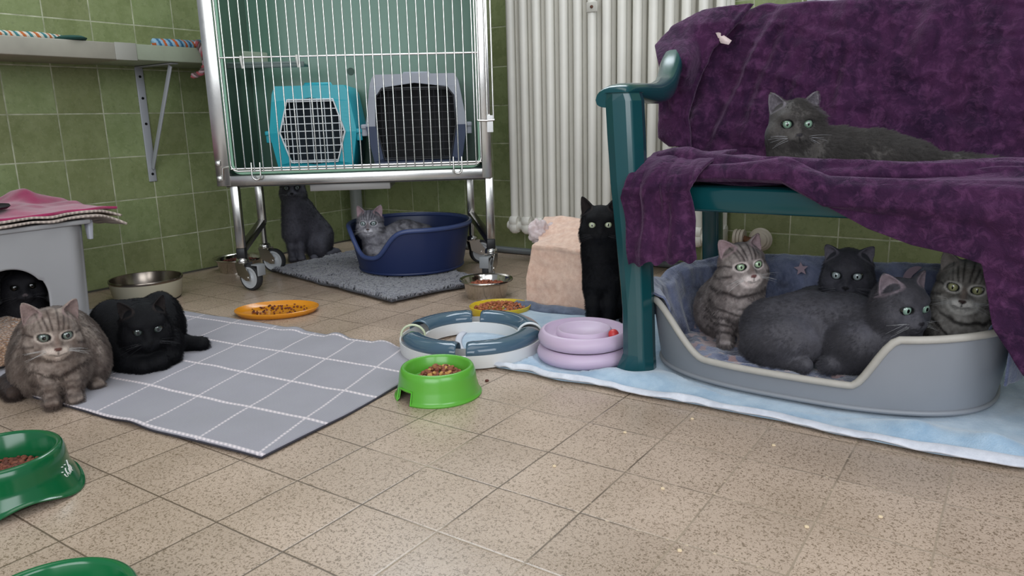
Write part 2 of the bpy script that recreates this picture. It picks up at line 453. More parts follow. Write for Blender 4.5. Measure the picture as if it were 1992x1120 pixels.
# legs
for nm, x, y, z1 in (('leg', .047, .02, -.215), ('leg', .905, .02, -.215), ('leg', .047, .33, -.17), ('leg', .845, .33, -.17)):
    b = MB(); b.box((x, y, z1 / 2), (.028, .028, -z1)); b.build('leg', ST, cage, bev=.003)
for xa, xb in ((.047, .047), (.845, .905)):
    b = MB(); b.bar((xa, .336, -.165), (xb, .02, -.222), .026, .026); b.build('sloping_brace', STD, cage, bev=.003)
for x in (.047, .905):
    b = MB(); b.box((x, .02, -.232), (.030, .030, .036)); b.build('leg_cap', M_BLK, cage, bev=.003)
M_TYRE = plain('grey black tyre', '#2a2b2e', .6); M_HUB = plain('light grey hub', '#b5b8bb', .4)
def caster(x, y, ztop, ang, brake=False, ztag=0):
    """ang: direction (cage-local degrees) in which the wheel trails; one mesh root with its pieces below it"""
    R0 = .046; zc = -.36 + R0; off = .034
    ca, sa = math.cos(math.radians(ang)), math.sin(math.radians(ang))
    Rw = np.array([[ca, -sa, 0], [sa, ca, 0], [0, 0, 1]])
    def fix(b): b.V = [tuple(Rw @ np.array(v) + np.array((x, y, 0))) for v in b.V]; return b
    zt = zc + .052
    b = MB()
    b.lathe([(0, zt - .006), (.021, zt - .004), (.022, zt + .004), (.020, zt + .012), (.012, zt + .016), (.011, ztop), (0, ztop)], 20)
    for s_ in (-1, 1):
        P = [(-.018, zt - .004), (.020, zt - .004), (off + .012, zc + .012), (off + .010, zc - .010), (off - .008, zc - .010), (-.010, zc + .008)]
        y0 = s_ * .016
        V = [(p[0], y0, p[1]) for p in P] + [(p[0], y0 + s_ * .003, p[1]) for p in P]
        n = len(P); F = [tuple(range(n)), tuple(range(2 * n - 1, n - 1, -1))] + [(k, (k + 1) % n, (k + 1) % n + n, k + n) for k in range(n)]
        b.add(V, F)
    b.box((.004, 0, zt - .004), (.044, .036, .006))
    c = fix(b).build('caster', ST, cage)
    RW = np.array([[1, 0, 0], [0, 0, 1], [0, -1, 0]])
    b = MB(); b.lathe([(R0 - .010, -.011), (R0 - .003, -.011), (R0, -.006), (R0, .006), (R0 - .003, .011), (R0 - .010, .011)], 40, c=(off, 0, zc), R=RW, closed=True)
    fix(b).build('tyre', M_TYRE, c)
    b = MB(); b.lathe([(0, -.007), (.010, -.011), (.013, -.008), (R0 - .018, -.007), (R0 - .016, -.0115), (R0 - .009, -.0118), (R0 - .009, .0118), (R0 - .016, .0115), (R0 - .018, .007), (.013, .008), (.010, .011), (0, .007)], 36, c=(off, 0, zc), R=RW)
    fix(b).build('hub', M_HUB, c)
    b = MB(); b.tube([(off, -.021, zc), (off, .021, zc)], .006, 10); fix(b).build('axle', CH, c)
    if brake:
        b = MB(); b.box((off + .035, 0, zt - .006), (.030, .034, .005)); b.box((off + .050, 0, zt - .024), (.006, .034, .038)); fix(b).build('brake_pedal', plain('grey brake', '#8d9093', .5), c, bev=.002)
caster(.047, .02, -.25, -32, True)
caster(.905, .02, -.25, -110, True)
caster(.047, .33, -.178, -15)
caster(.845, .33, -.178, 20)
# ------------------------------------------------------------------ pet carriers in the cage
def carrier(name, label, x0, x1, y0, dep, h, ctop, cbot, cdoor, hexa, wires):
    """built in cage coordinates then placed in the world as its own thing"""
    c = thing(name, label, 'pet carrier', tuple(cage_pt((x0 + x1) / 2, y0, .0355)), math.radians(38.36))
    w = (x1 - x0); zs = h * .46
    def outline(z, dpt):                                  # half width at height z
        t = z / h
        k = np.interp(t, [0, .04, .46, .93, 1.0], [.80, .86, 1.0, .86, .78]); return w / 2 * k
    def shell(za, zb, mat, nm):
        zs_ = np.linspace(za, zb, 9); b = MB(); V = []; F = []
        ring = []
        for z in zs_:
            hw = outline(z, 0); r = .025
            pts = []
            ya, yb = 0 + .012 * abs(z / h - .46), dep - .02 * abs(z / h - .46)
            for cx_, cy_, a0 in ((hw - r, yb - r, 0), (-hw + r, yb - r, 90), (-hw + r, ya + r, 180), (hw - r, ya + r, 270)):
                for k in range(5):
                    a = math.radians(a0 + 22.5 * k); pts.append((cx_ + r * math.cos(a), cy_ + r * math.sin(a), z))
            ring.append(pts)
        n = len(ring[0])
        for r_ in ring: V += r_
        for i in range(len(ring) - 1):
            for k in range(n):
                k2 = (k + 1) % n
                p = np.mean([V[i * n + k], V[i * n + k2], V[(i + 1) * n + k]], axis=0)
                F.append((i * n + k, i * n + k2, (i + 1) * n + k2, (i + 1) * n + k))
        if za == 0: F.append(tuple(range(n - 1, -1, -1)))
        else: F.append(tuple((len(ring) - 1) * n + k for k in range(n)))
        # drop the flat front faces: the frame below replaces them
        F = [f for f in F if not (len(f) == 4 and all(V[i][1] < .02 for i in f) and max(V[i][0] for i in f) - min(V[i][0] for i in f) > .1)]
        b.add(V, F); o = b.build(nm, mat, c); solid(o, .003); return o
    lo = shell(0, zs, cbot, 'lower_shell'); up_ = shell(zs, h, ctop, 'upper_shell')
    # front frame around the door opening
    m = .036; dz0, dz1 = .028, h - .042
    def hexpts(g, yy):
        if hexa: P = [(-.72, dz0 + g), (.72, dz0 + g), (1., zs), (.70, dz1 - g), (-.70, dz1 - g), (-1., zs)]
        else: P = [(-.84, dz0 + g), (.84, dz0 + g), (1., dz0 + .12), (.96, dz1 - .03), (.80, dz1 - g), (-.80, dz1 - g), (-.96, dz1 - .03), (-1., dz0 + .12)]
        return [((w / 2 - m - g) * px, yy, z) for px, z in P]
    for za, zb, mat, nm in ((0, zs, cbot, 'front_frame'), (zs, h, ctop, 'front_frame')):
        b = MB(); hx = hexpts(0, 0); n = len(hx)
        zz = np.linspace(za, zb, 13); V = []; F = []
        def inner(z):
            # widest x of opening at height z
            if z <= dz0 or z >= dz1: return 0
            R = [p for p in hx if p[0] > 0]; R.sort(key=lambda p: p[2])
            return float(np.interp(z, [p[2] for p in R], [p[0] for p in R]))
        for s_ in (-1, 1):
            base = len(V)
            for z in zz:
                V.append((s_ * outline(z, 0) * .985, .004, z)); V.append((s_ * inner(z), -.006, z)); V.append((s_ * inner(z), .02, z))
            for i in range(len(zz) - 1):
                a = base + 3 * i; F.append((a, a + 3, a + 4, a + 1)); F.append((a + 1, a + 4, a + 5, a + 2))
        b.add(V, F); o = b.build(nm, mat, c, smooth=False); solid(o, .003, 0)
    b = MB()
    for s_ in (-1, 1): b.box((s_ * (w / 2 + .004), dep * .5, zs), (.022, dep * .96, .014)); b.box((s_ * (w / 2 + .004), .03, zs - .012), (.020, .028, .04))
    b.build('rim_clip', ctop if not hexa else cbot, c, bev=.003)
    b = MB(); hx = hexpts(.004, -.010); b.tube(hx + [], .0032, 8, closed=True)
    R = sorted([p for p in hx if p[0] > 0], key=lambda p: p[2])
    nv, nh = wires
    for i in range(nv):
        x = -.92 + 1.84 * (i + .5) / nv; x *= (w / 2 - m)
        zz = [z for z in np.linspace(dz0, dz1, 60) if np.interp(z, [p[2] for p in R], [p[0] for p in R]) > abs(x)]
        b.tube([(x, -.010, min(zz)), (x, -.010, max(zz))], .0016, 6)
    for j in range(nh):
        z = dz0 + .01 + (dz1 - dz0 - .02) * j / (nh - 1); hw = float(np.interp(z, [p[2] for p in R], [p[0] for p in R]))
        b.tube([(-hw, -.012, z), (hw, -.012, z)], .0016, 6)
    b.build('door', cdoor, c, label='wire grille door')
    b = MB(); b.box((0, .055, h * .5), (w * .84, .004, h * .86)); b.build('interior_shade', plain('carrier inside shade' + name, '#0e1c26' if hexa else '#0b0c10', .8), c)  # near-black sheet standing in for the shade inside the carrier
    b = MB(); b.tube([(-.05, dep * .5, h), (-.045, dep * .5, h + .012), (.045, dep * .5, h + .012), (.05, dep * .5, h)], .006, 8); b.build('handle', ctop, c)
    return c
_ca, _sa = math.cos(math.radians(38.36)), math.sin(math.radians(38.36))
def cage_pt(x, y, z): return (.439 + x * _ca - y * _sa, -1.05 + x * _sa + y * _ca, .36 + z)
M_TQ = plain('turquoise plastic', '#1f9fb0', .4); M_TQL = plain('turquoise plastic upper', '#2ba6b4', .38)
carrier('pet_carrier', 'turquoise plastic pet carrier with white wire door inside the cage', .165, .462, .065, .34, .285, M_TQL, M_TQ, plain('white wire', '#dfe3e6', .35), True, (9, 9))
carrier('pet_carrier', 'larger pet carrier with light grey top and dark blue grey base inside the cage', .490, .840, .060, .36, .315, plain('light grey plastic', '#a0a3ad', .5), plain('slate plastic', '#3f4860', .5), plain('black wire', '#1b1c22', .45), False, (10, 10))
# ================================================================== bowls and dishes
def scatter(name, label, n, fn, size, cols, cat='kibble', squash=.6, seed=3):
    """a heap nobody could count: one mesh of small pellets"""
    rg = np.random.default_rng(seed); b = MB()
    ms = [plain(name + ' ' + c, c, .75, bumps=(500, .4)) for c in cols]
    V0, F0 = lathe([(0, -1), (.75, -.7), (1, 0), (.75, .7), (0, 1)], 7)
    V0 = np.array(V0)
    for i in range(n):
        p = fn(rg); s = size * rg.uniform(.7, 1.25)
        E_ = np.array(Euler(rg.uniform(-.6, .6, 3) + np.array([0, 0, rg.uniform(0, 6.28)])).to_matrix())
        V = (V0 * np.array([1, rg.uniform(.7, 1), squash]) * s) @ E_.T + np.array(p)
        b.add(V, F0, mi=int(rg.integers(len(cols))))
    o = b.build(name, ms); return tag(o, label, cat, kind='stuff')
def heap(cx_, cy_, r, z0, dz, sx=1, sy=1, ang=0):
    def f(rg):
        a = rg.uniform(0, 6.283); q = math.sqrt(rg.uniform(0, 1)) * r
        u, v = q * math.cos(a) * sx, q * math.sin(a) * sy
        return (cx_ + u * math.cos(ang) - v * math.sin(ang), cy_ + u * math.sin(ang) + v * math.cos(ang), z0 + dz * (1 - (q / r) ** 2) * rg.uniform(.5, 1) + .004 * rg.uniform(0, 1))
    return f
CHB = steel('polished bowl steel', '#c9c4bc', .14)
def steel_bowl(x, y, label, r=.078, h=.058, z=0):
    b = MB(); b.lathe([(0, .002), (r * .74, .002), (r * .80, .006), (r * .94, h * .8), (r * .98, h - .004), (r * 1.1, h - .001), (r * 1.12, h - .003), (r * 1.115, h - .006), (r * .99, h - .009), (r * .93, h * .72), (r * .83, .0), (0, 0)][::-1], 56)
    b.lathe([(r * .80, -.001), (r * .835, -.001), (r * .84, .005), (r * .80, .005)], 56, mi=0, closed=True)
    o = b.build('steel_bowl', CHB); o.location = (x, y, z + .001); return tag(o, label, 'bowl')
steel_bowl(1.276, -.698, 'polished steel food bowl on the floor at the right corner of the grey rug', .077, .06)
scatter('kibble', 'reddish brown kibble filling the polished steel bowl beside the grey rug', 260, heap(1.276, -.698, .062, .036, .010), .0052, ['#8a4a32', '#a0573a', '#7a3e2b'], seed=4)
steel_bowl(.150, -.795, 'dark steel food bowl by the left wall behind the front caster', .09, .055)
scatter('kibble', 'dark kibble in the steel bowl behind the front caster', 200, heap(.150, -.795, .072, .034, .008), .0055, ['#5a2c22', '#6b382a', '#4a241c'], seed=5)
# cream bowl with steel lining
wb = thing('insulated_bowl', 'wide cream coated bowl with steel lining on the floor beside the white house', 'bowl', (.285, -1.255, 0)); wb.scale = (.92, .92, .95)
b = MB(); b.lathe([(0, .004), (.095, .004), (.104, .010), (.118, .072), (.1185, .076), (.1225, .077), (.124, .074), (.1235, .069), (.121, .066)][::-1], 64, caps=False); b.build('steel_lining', steel('brown steel', '#8a8076', .25), wb)
b = MB(); b.lathe([(0, .0015), (.106, .0015), (.112, .008), (.1225, .067), (.1195, .067)], 64, caps=False); b.build('cream_shell', plain('cream powder coat', '#b3ad98', .55), wb)
b = MB(); b.lathe([(.098, 0), (.108, 0), (.110, .003), (.098, .003)], 64, closed=True); b.build('rubber_foot', M_BLK, wb)
# shallow oval plastic dishes
def dish(name, x, y, a, c_, rz, h, col, label, lw=.006):
    b = MB(); b.lathe([(0, .004), (.80, .004), (.86, .007), (.965, h - .002), (.985, h), (1.0, h - .001), (1.0, h - .004), (.92, .001), (.86, 0), (0, 0)][::-1], 64)
    b.V = [(v[0] * a, v[1] * c_, v[2]) for v in b.V]
    o = b.build(name, plain(col + ' glossy plastic', col, .25, coat=.3)); o.location = (x, y, .0005); o.rotation_euler = (0, 0, rz); return tag(o, label, 'dish')
dish('oval_dish', .835, -1.17, .124, .092, math.radians(40), .017, '#d78a1c', 'orange oval plastic dish with scattered crumbs, in front of the caster')
scatter('food_crumbs', 'dark brown food crumbs scattered over the orange dish', 70, heap(.832, -1.155, .075, .006, .0, 1.25, .75, math.radians(38)), .0038, ['#6b3018', '#7e3c1e', '#542512'], cat='crumbs', seed=8)
dish('oval_dish', 1.437, -.853, .090, .076, math.radians(35), .026, '#d3b62a', 'yellow oval plastic dish heaped with kibble behind the track toy')
scatter('kibble', 'orange brown kibble heaped in the yellow dish', 330, heap(1.437, -.853, .066, .016, .014, 1.12, .95, math.radians(35)), .0046, ['#a5603a', '#b26c44', '#8d4e30'], seed=9)
# bright green bowl with cut-out feet
def notch_bowl(name, x, y, rb, rt, h, col, label, notches, nz, nw, rz=0, wavy=False, depth=.5, rough=.3):
    mt = plain(col + ' bowl plastic', col, rough, coat=.25)
    root = thing(name, label, 'bowl', (x, y, 0), rz)
    n = 144; b = MB()
    prof = [(rb + .002, 0), (rb + .002, .003), (rb - .002, .006), (rb - (rb - rt) * .55, h * .45), (rt + .003, h * .82), (rt + .0005, h - .005), (rt - .002, h - .0012), (rt - .005, h), (rt - .008, h - .001), (rt - .0105, h - .005), (rt * .80, h * (1 - depth)), (rt * .66, h * (1 - depth) - .006), (0, h * (1 - depth) - .007)]
    V = []; F = []
    sub = []
    for i in range(len(prof) - 1):
        (r0, z0), (r1, z1) = prof[i], prof[i + 1]
        k = 6 if i == 2 else (4 if i == 3 else 1)
        for j in range(k): sub.append((r0 + (r1 - r0) * j / k, z0 + (z1 - z0) * j / k))
    sub.append(prof[-1])
    for r, z in sub:
        for k in range(n):
            a = 2 * PI * k / n; zz = z
            if wavy:
                wv = .5 + .5 * math.cos(a * 4 + .3); f = max(0, 1 - z / (h * .5))
                zz = z + f * .016 * wv
                rr_ = r + f * (.010 * (1 - wv))
            else: rr_ = r
            V.append((rr_ * math.cos(a), rr_ * math.sin(a), zz))
    for i in range(len(sub) - 1):
        for k in range(n):
            k2 = (k + 1) % n; a = math.degrees(2 * PI * (k + .5) / n)
            zm = (sub[i][1] + sub[i + 1][1]) / 2
            if any(abs((a - q + 180) % 360 - 180) < nw for q in notches) and zm < nz and sub[i][0] > rt * .9: continue
            F.append((i * n + k, i * n + k2, (i + 1) * n + k2, (i + 1) * n + k))
    b.add(V, F); o = b.build('bowl_body', mt, root); solid(o, .0022, -1)
    return root
GB = notch_bowl('food_bowl', 1.697, -1.452, .089, .0755, .062, '#5ca637', 'bright green plastic food bowl with square notch in front of the track toy', [257, 77], .026, 14)
b = MB()
for q in (257, 77):
    b = MB(); aa = [math.radians(q + d) for d in (-14.6, -14.6, 14.6, 14.6)]; rr_ = [.0915, .085, .085, .0915]; zz = [0.002, .028, .028, .002]
    b.tube([(r * math.cos(a), r * math.sin(a), z) for a, r, z in zip(aa, rr_, zz)], .0014, 6)
    b.build('notch_lip', plain('green lip', '#5cbc36', .3), GB)
scatter('kibble', 'reddish and yellow mixed kibble heaped in the bright green bowl', 240, heap(1.697, -1.44, .046, .030, .022), .0055, ['#7a4030', '#8a5038', '#94603c', '#c09050'], seed=12)
DG1 = notch_bowl('food_bowl', 1.392, -2.150, .104, .089, .074, '#0d5a33', 'dark green food bowl with flared wavy skirt, white script and kibble', [], 0, 0, 0, True, .62, .18)
scatter('kibble', 'small red brown kibble in the dark green bowl with white script', 420, heap(1.392, -2.150, .068, .030, .006), .0052, ['#6e3a2a', '#7d4632', '#5c2f22'], seed=14)
DG2 = notch_bowl('food_bowl', 1.862, -2.295, .104, .089, .074, '#0d6236', 'empty dark green food bowl cut off by the lower edge, nearest the camera', [], 0, 0, 35, True, .72, .18)
# white script and dots on the dark green bowl's flank
b = MB()
def on_side(a, z, R=.0985):
    r = R - (z - .03) * .22; return (r * math.cos(a), r * math.sin(a), z)
a0 = math.radians(36)
def stroke(pts, r=.0011): b.tube([on_side(a0 + u * .105, .03 + v * .010) for u, v in pts], r, 6)
stroke([(0, .2), (.15, -.3), (.5, -.5), (.7, 0), (.6, .6), (.75, .9)])
stroke([(.9, 0), (1.1, -.5), (1.4, -.3), (1.5, .5)]); stroke([(1.7, -.4), (1.8, .9), (2.0, 1.7)]); stroke([(2.1, -.3), (2.4, .2), (2.2, .7), (2.0, .1), (2.5, -.5)])
for u, v in ((.1, 1.3), (.9, 1.3), (-.3, .6)): stroke([(u, v), (u + .05, v + .12)], .0016)
b.build('white_script', plain('white print', '#e6e8e4', .5), DG1)
# ================================================================== toys
trk = thing('track_toy', 'round ball track toy with white base and translucent grey blue covers', 'cat toy', (1.568, -1.165, .004), 0)
RT = .146; hw = .030
b = MB(); b.lathe([(RT - hw, 0), (RT + hw, 0), (RT + hw + .001, .030), (RT + hw - .003, .031), (RT + hw - .004, .008), (RT - hw + .004, .008), (RT - hw + .003, .031), (RT - hw - .001, .030)], 96, closed=True)
b.build('white_base', plain('white plastic', '#d9d8d6', .35, sss=.1), trk)
M_CV = NT('translucent slate cover'); M_CV.set(Base_Color=lin('#4a6172'), Roughness=.10); M_CV.b.inputs['Coat Weight'].default_value = .6; M_CV.b.inputs['Alpha'].default_value = .94; M_CV.b.inputs['IOR'].default_value = 1.35
def cover(a0, a1):
    def fn(u, v):
        a = np.radians(a0 + (a1 - a0) * u); th = PI * v
        e = np.minimum(1, np.minimum(u, 1 - u) * 14); e = np.sqrt(np.clip(e, .0, 1)) * .12 + .88
        r = RT + (hw - .001) * np.cos(th) * 1.0; z = .030 + .026 * np.sin(th) ** .8 * e
        return np.column_stack([r * np.cos(a), r * np.sin(a), z])
    P, F = grid(fn, 60, 18); o = mesh_obj('track_cover', P, F, M_CV.m, trk); solid(o, .0016)
# azimuths: front gap faces the camera (-55 deg), back gap opposite; side joints
cover(-57, 26); cover(40, 116); cover(126, 192); cover(231, 295)
for a in (33, 211):
    b = MB(); ar = math.radians(a)
    P = [(math.cos(ar) * (RT + hw * math.cos(t)), math.sin(ar) * (RT + hw * math.cos(t)), .030 + .027 * math.sin(t)) for t in np.linspace(0, PI, 13)]
    b.tube(P, .003, 8); b.build('joint_ring', plain('pale joint', '#c9d0b0' if a > 90 else '#d9dcdc', .4), trk)
b = MB(); b.lathe([(.017 * math.sin(t), .017 * -math.cos(t)) for t in np.linspace(0, PI, 16)], 24)
o = b.build('ball', plain('leaf green ball', '#3c7a3c', .35)); o.location = (1.568 + RT * math.cos(math.radians(215)), -1.165 + RT * math.sin(math.radians(215)), .030); tag(o, 'green ball inside the round track toy', 'ball')
pt = thing('tower_track_toy', 'pale lilac two-tier plastic ball track beside the bench leg', 'cat toy', (1.855, -1.108, .006))
M_LIL = NT('frosted lilac'); M_LIL.set(Base_Color=lin('#c6b2c8'), Roughness=.42); M_LIL.b.inputs['Subsurface Weight'].default_value = .5; M_LIL.b.inputs['Subsurface Radius'].default_value = (.03, .02, .03)
def tier(z, R, top):
    b = MB()
    p = [(R - .012, z), (R - .004, z + .003), (R + .001, z + .010), (R + .002, z + .018), (R - .001, z + .026), (R - .005, z + .032), (R - .009, z + .0355), (R - .013, z + .035), (R - .016, z + .030), (R - .024, z + .021), (R - .034, z + .018), (R - .040, z + .022)]
    if top: p += [(R - .041, z + .033), (R - .045, z + .036), (R - .051, z + .034), (R - .060, z + .024), (0, z + .020)]
    else: p += [(R - .042, z + .026), (0, z + .026)]
    b.lathe(p[::-1], 80); o = b.build('tier', M_LIL.m, pt); return o
tier(0, .108, False); tier(.036, .105, True)
b = MB(); b.lathe([(.012 * math.sin(t), .012 * -math.cos(t)) for t in np.linspace(0, PI, 16)], 24)
o = b.build('ball', plain('red ball', '#c83c3c', .4)); aa = math.radians(-5); o.location = (1.855 + .08 * math.cos(aa), -1.108 + .08 * math.sin(aa), .0745); tag(o, 'red ball lying in the lilac track toy', 'ball')
# pink thing behind the blue basket
b = MB(); b.lathe([(.014 * math.sin(t), .014 * -math.cos(t)) for t in np.linspace(0, PI, 14)], 20)
o = b.build('ball', plain('pink ball', '#c2506c', .5)); o.location = (.50, -.47, .034); tag(o, 'small pink ball on the rug left of the blue basket', 'ball')
# crumbs on floor
def crumb(x, y, s, col, label):
    b = MB(); b.lathe([(0, 0), (s, s * .2), (s * .9, s * .8), (0, s)], 7); o = b.build('kibble_piece', plain('crumb ' + col, col, .8)); o.location = (x, y, 0); o.rotation_euler = (0, 0, x * 40); tag(o, label, 'kibble', group=None)
crumb(1.745, -1.345, .0045, '#5c2c22', 'single dark red kibble on the floor right of the bright green bowl')
for i, (x, y) in enumerate([(2.20, -1.32), (2.345, -1.745), (2.26, -1.60), (2.47, -1.60), (2.12, -1.44), (2.36, -1.36), (2.55, -1.52), (2.42, -1.92), (2.25, -1.90), (2.08, -1.62)]):
    b = MB(); b.lathe([(0, 0), (.0035, .0005), (.003, .0022), (0, .003)], 6); o = b.build('crumb', plain('pale crumb', '#dcc6a4', .9)); o.location = (x, y, 0)
    tag(o, 'tiny pale food crumb on the floor tiles in front of the blue towel', 'crumb', 'pale crumbs on the floor tiles')

# ================================================================== baskets
def super_r(th, a, b_, n):
    return (np.abs(np.cos(th) / a) ** n + np.abs(np.sin(th) / b_) ** n) ** (-1 / n)
def basket(name, label, cx_, cy_, ang, base, rim, nexp, hfun, mat, matrim, rr=.008, z0=0.0, rimtop=None):
    root = thing(name, label, 'pet bed', (cx_, cy_, z0), ang)
    N = 200; th = np.linspace(0, 2 * PI, N, endpoint=False); Hm = rimtop
    hh = hfun(th); V = []; F = []; lev = 16
    rb = super_r(th, base[0], base[1], nexp); rt_ = super_r(th, rim[0], rim[1], nexp)
    def rad(z): t = np.clip(z / Hm, 0, 1); return rb + (rt_ - rb) * t ** .85
    rows = [(np.zeros(N), .008 + 0 * th)] + [(rb * f, .008 + 0 * th) for f in (.5, .9, .97)]
    for j in range(lev + 1):
        t = j / lev; z = .010 + (hh - .010) * t; rows.append((rad(z), z))
    for r, z in rows:
        V += list(zip(r * np.cos(th), r * np.sin(th), z))
    for i in range(len(rows) - 1):
        for k in range(N):
            k2 = (k + 1) % N; F.append((i * N + k, i * N + k2, (i + 1) * N + k2, (i + 1) * N + k))
    o = mesh_obj('shell', V, F, mat, root); solid(o, .006, -1)
    P = [(float(r * math.cos(t)), float(r * math.sin(t)), float(h)) for r, t, h in zip(rad(hh) + .001, th, hh)]
    b = MB(); b.tube(P, rr, 10, closed=True); b.build('rolled_rim', matrim, root)
    P = [(float(r * 1.012 * math.cos(t)), float(r * 1.012 * math.sin(t)), .012) for r, t in zip(rb, th)]
    b = MB(); b.tube(P, .005, 8, closed=True); b.build('foot_ridge', mat, root)
    return root
def h_grey(th):
    r = super_r(th, .352, .252, 2.6); x = r * np.cos(th) + 2.338; y = r * np.sin(th)
    low = sstep(2.035, 2.16, x) * (1 - sstep(2.45, 2.52, x)) * sstep(0.02, -.12, y)
    return .152 + .018 * sstep(-.1, .2, y) + .012 * sstep(2.5, 2.7, x) - (.096) * low
M_GB = plain('grey basket plastic', '#84878d', .5, var=.04, vscale=6); M_GR = plain('worn pale rim', '#a9a49c', .6, var=.08, vscale=30)
gbed = basket('plastic_pet_basket', 'large grey oval plastic pet basket with low front, under the bench', 2.338, -.95, 0, (.325, .230), (.352, .252), 2.6, h_grey, M_GB, M_GR, .007, .012, .17)
ub, vb = np.array([.755, .656]), np.array([-.656, .755])
def h_blue(th):
    d = (np.degrees(th) - 228 + 180) % 360 - 180
    low = np.exp(-(np.abs(d) / 25.) ** 3.2)
    return .168 - .100 * low
M_BB = plain('navy basket plastic', '#1f2c54', .42); M_BR = plain('navy rim', '#3c4a75', .35)
bbed = basket('plastic_pet_basket', 'navy blue oval plastic pet basket with scooped entry on the shaggy rug', .795, -.51, math.atan2(.656, .755), (.188, .205), (.222, .24), 2.1, h_blue, M_BB, M_BR, .0085, .022, .168)
def ridge(f): return 1 - np.sqrt(f * f + .025)
# ================================================================== bench
M_GRN = plain('dark green garden plastic', '#0d4348', .22, coat=.3, var=.05, vscale=4)
bench = thing('garden_bench', 'dark green plastic garden bench mostly under the purple velvet throw', 'bench', (2.0, -.9, 0))
def world(o_, pts): return [(p[0] - 2.0, p[1] + .9, p[2]) for p in pts]
def arm(x_off, sgn):
    """arm and front leg in one moulded piece; sgn mirrors it"""
    P = [(-.052, -.262, .578), (-.048, -.262, .598), (-.040, -.235, .607), (-.035, -.17, .604), (-.035, -.08, .600), (-.045, 0, .612), (-.060, .06, .640), (-.072, .10, .665), (-.078, .13, .680)]
    P = np.array(P); tt = np.linspace(0, len(P) - 1, 46); Q = np.column_stack([np.interp(tt, range(len(P)), P[:, k]) for k in range(3)])
    for _ in range(5): Q[1:-1] = (Q[:-2] + 2 * Q[1:-1] + Q[2:]) / 4
    V = []; F = []; n = 18
    for i, q in enumerate(Q):
        t = i / (len(Q) - 1); w = np.interp(t, [0, .05, .3, .6, 1], [.012, .036, .030, .027, .030]); h = np.interp(t, [0, .05, .3, .6, 1], [.006, .014, .016, .026, .030])
        for k in range(n):
            a = 2 * PI * k / n; c, s = math.cos(a), math.sin(a)
            V.append(((q[0] + w * np.sign(c) * abs(c) ** .75) * sgn + x_off, q[1], q[2] + h * np.sign(s) * abs(s) ** .8))
    for i in range(len(Q) - 1):
        for k in range(n):
            k2 = (k + 1) % n; F.append((i * n + k, i * n + k2, (i + 1) * n + k2, (i + 1) * n + k))
    F.append(tuple(range(n))); F.append(tuple((len(Q) - 1) * n + k for k in range(n))[::-1])
    b = MB(); b.add(V, F)
    o = b.build('armrest', M_GRN, bench)
    # L-section front leg, wide at the top and bottom, with a raised inner rib
    V = []; F = []
    zs = [0, .012, .05, .15, .3, .42, .52, .585, .602]
    x0s = [-.038, -.037, -.020, -.022, -.038, -.052, -.060, -.064, -.06]
    x1s = [.034, .033, .030, .026, .018, .006, .0, -.004, -.01]
    for z, xa, xb in zip(zs, x0s, x1s):
        lean = -.262 + .0 * z
        P = [(xa, lean), ((xa * .65 + xb * .35), lean - .008), (xb - .012, lean - .004), (xb, lean), (xb + .008, lean + .03), (xb + .004, lean + .055), (xb - .012, lean + .055), (xb - .016, lean + .02), (xa + .006, lean + .016)]
        for p in P: V.append((p[0] * sgn + x_off, p[1], z))
    n = 9
    for i in range(len(zs) - 1):
        for k in range(n):
            k2 = (k + 1) % n; F.append((i * n + k, i * n + k2, (i + 1) * n + k2, (i + 1) * n + k))
    F.append(tuple(range(n))); F.append(tuple((len(zs) - 1) * n + k for k in range(n))[::-1])
    b = MB(); b.add(V, F); o = b.build('leg', M_GRN, bench, smooth=False, bev=.003)
    b = MB(); b.bar((sgn * .0 + x_off, .26, 0), (sgn * -.01 + x_off, .24, .44), .045, .04, up=(0, 1, 0)); b.build('leg', M_GRN, bench, bev=.004)
arm(0, 1); arm(1.06, -1)
b = MB(); b.box((.53, .01, .403), (1.04, .44, .022)); b.box((.53, -.222, .388), (1.05, .018, .050)); b.box((.53, .225, .39), (1.04, .018, .05))
b.build('seat', M_GRN, bench, bev=.008, bseg=3)
b = MB()
Rb = np.array(Euler((math.radians(-15), 0, 0)).to_matrix())
for i in range(9): b.box((.06 + i * .117, .255, .60), (.07, .014, .34), R=Rb)
b.box((.53, .298, .768), (1.06, .022, .045), R=Rb); b.box((.53, .215, .455), (1.06, .022, .05), R=Rb)
b.build('backrest', M_GRN, bench, bev=.005)

# ================================================================== velvet throw
def velvet(name, dark, light, hi):
    t = NT(name); o = t.pos()
    mp = t.n('ShaderNodeMapping'); mp.inputs['Scale'].default_value = (1.6, 1.6, .8); t.l(o, mp.inputs[0])
    a = t.noise(11, 5, .65, vec=mp.outputs[0], dist=.8); b_ = t.noise(45, 4, .7, vec=o, dist=.5); c = t.noise(900, 2, .5)
    base = t.mix(t.remap(a, .36, .66), lin(dark), lin(light))
    base = t.mix(t.remap(b_, .48, .72, 0, .45), base, lin(hi))  # mottled highlights of the crushed pile, painted into the base colour
    t.set(Base_Color=base, Roughness=.85)
    t.b.inputs['Specular IOR Level'].default_value = .15
    t.b.inputs['Sheen Weight'].default_value = .55; t.b.inputs['Sheen Roughness'].default_value = .35; t.b.inputs['Sheen Tint'].default_value = lin('#a488a6')
    t.bump(t.math('ADD', t.math('MULTIPLY', b_, 1.0), t.math('MULTIPLY', c, .25)), .7, .006)
    return t.m
M_VEL = velvet('purple velvet', '#27132c', '#41203f', '#6c4066')
prof = np.array([(-.555, .62), (-.565, .74), (-.575, .795), (-.590, .812), (-.612, .806), (-.628, .77), (-.648, .70), (-.672, .60), (-.695, .52), (-.715, .462), (-.745, .437), (-.80, .430), (-.92, .430), (-1.04, .432), (-1.10, .436), (-1.145, .434), (-1.166, .418), (-1.172, .39)])
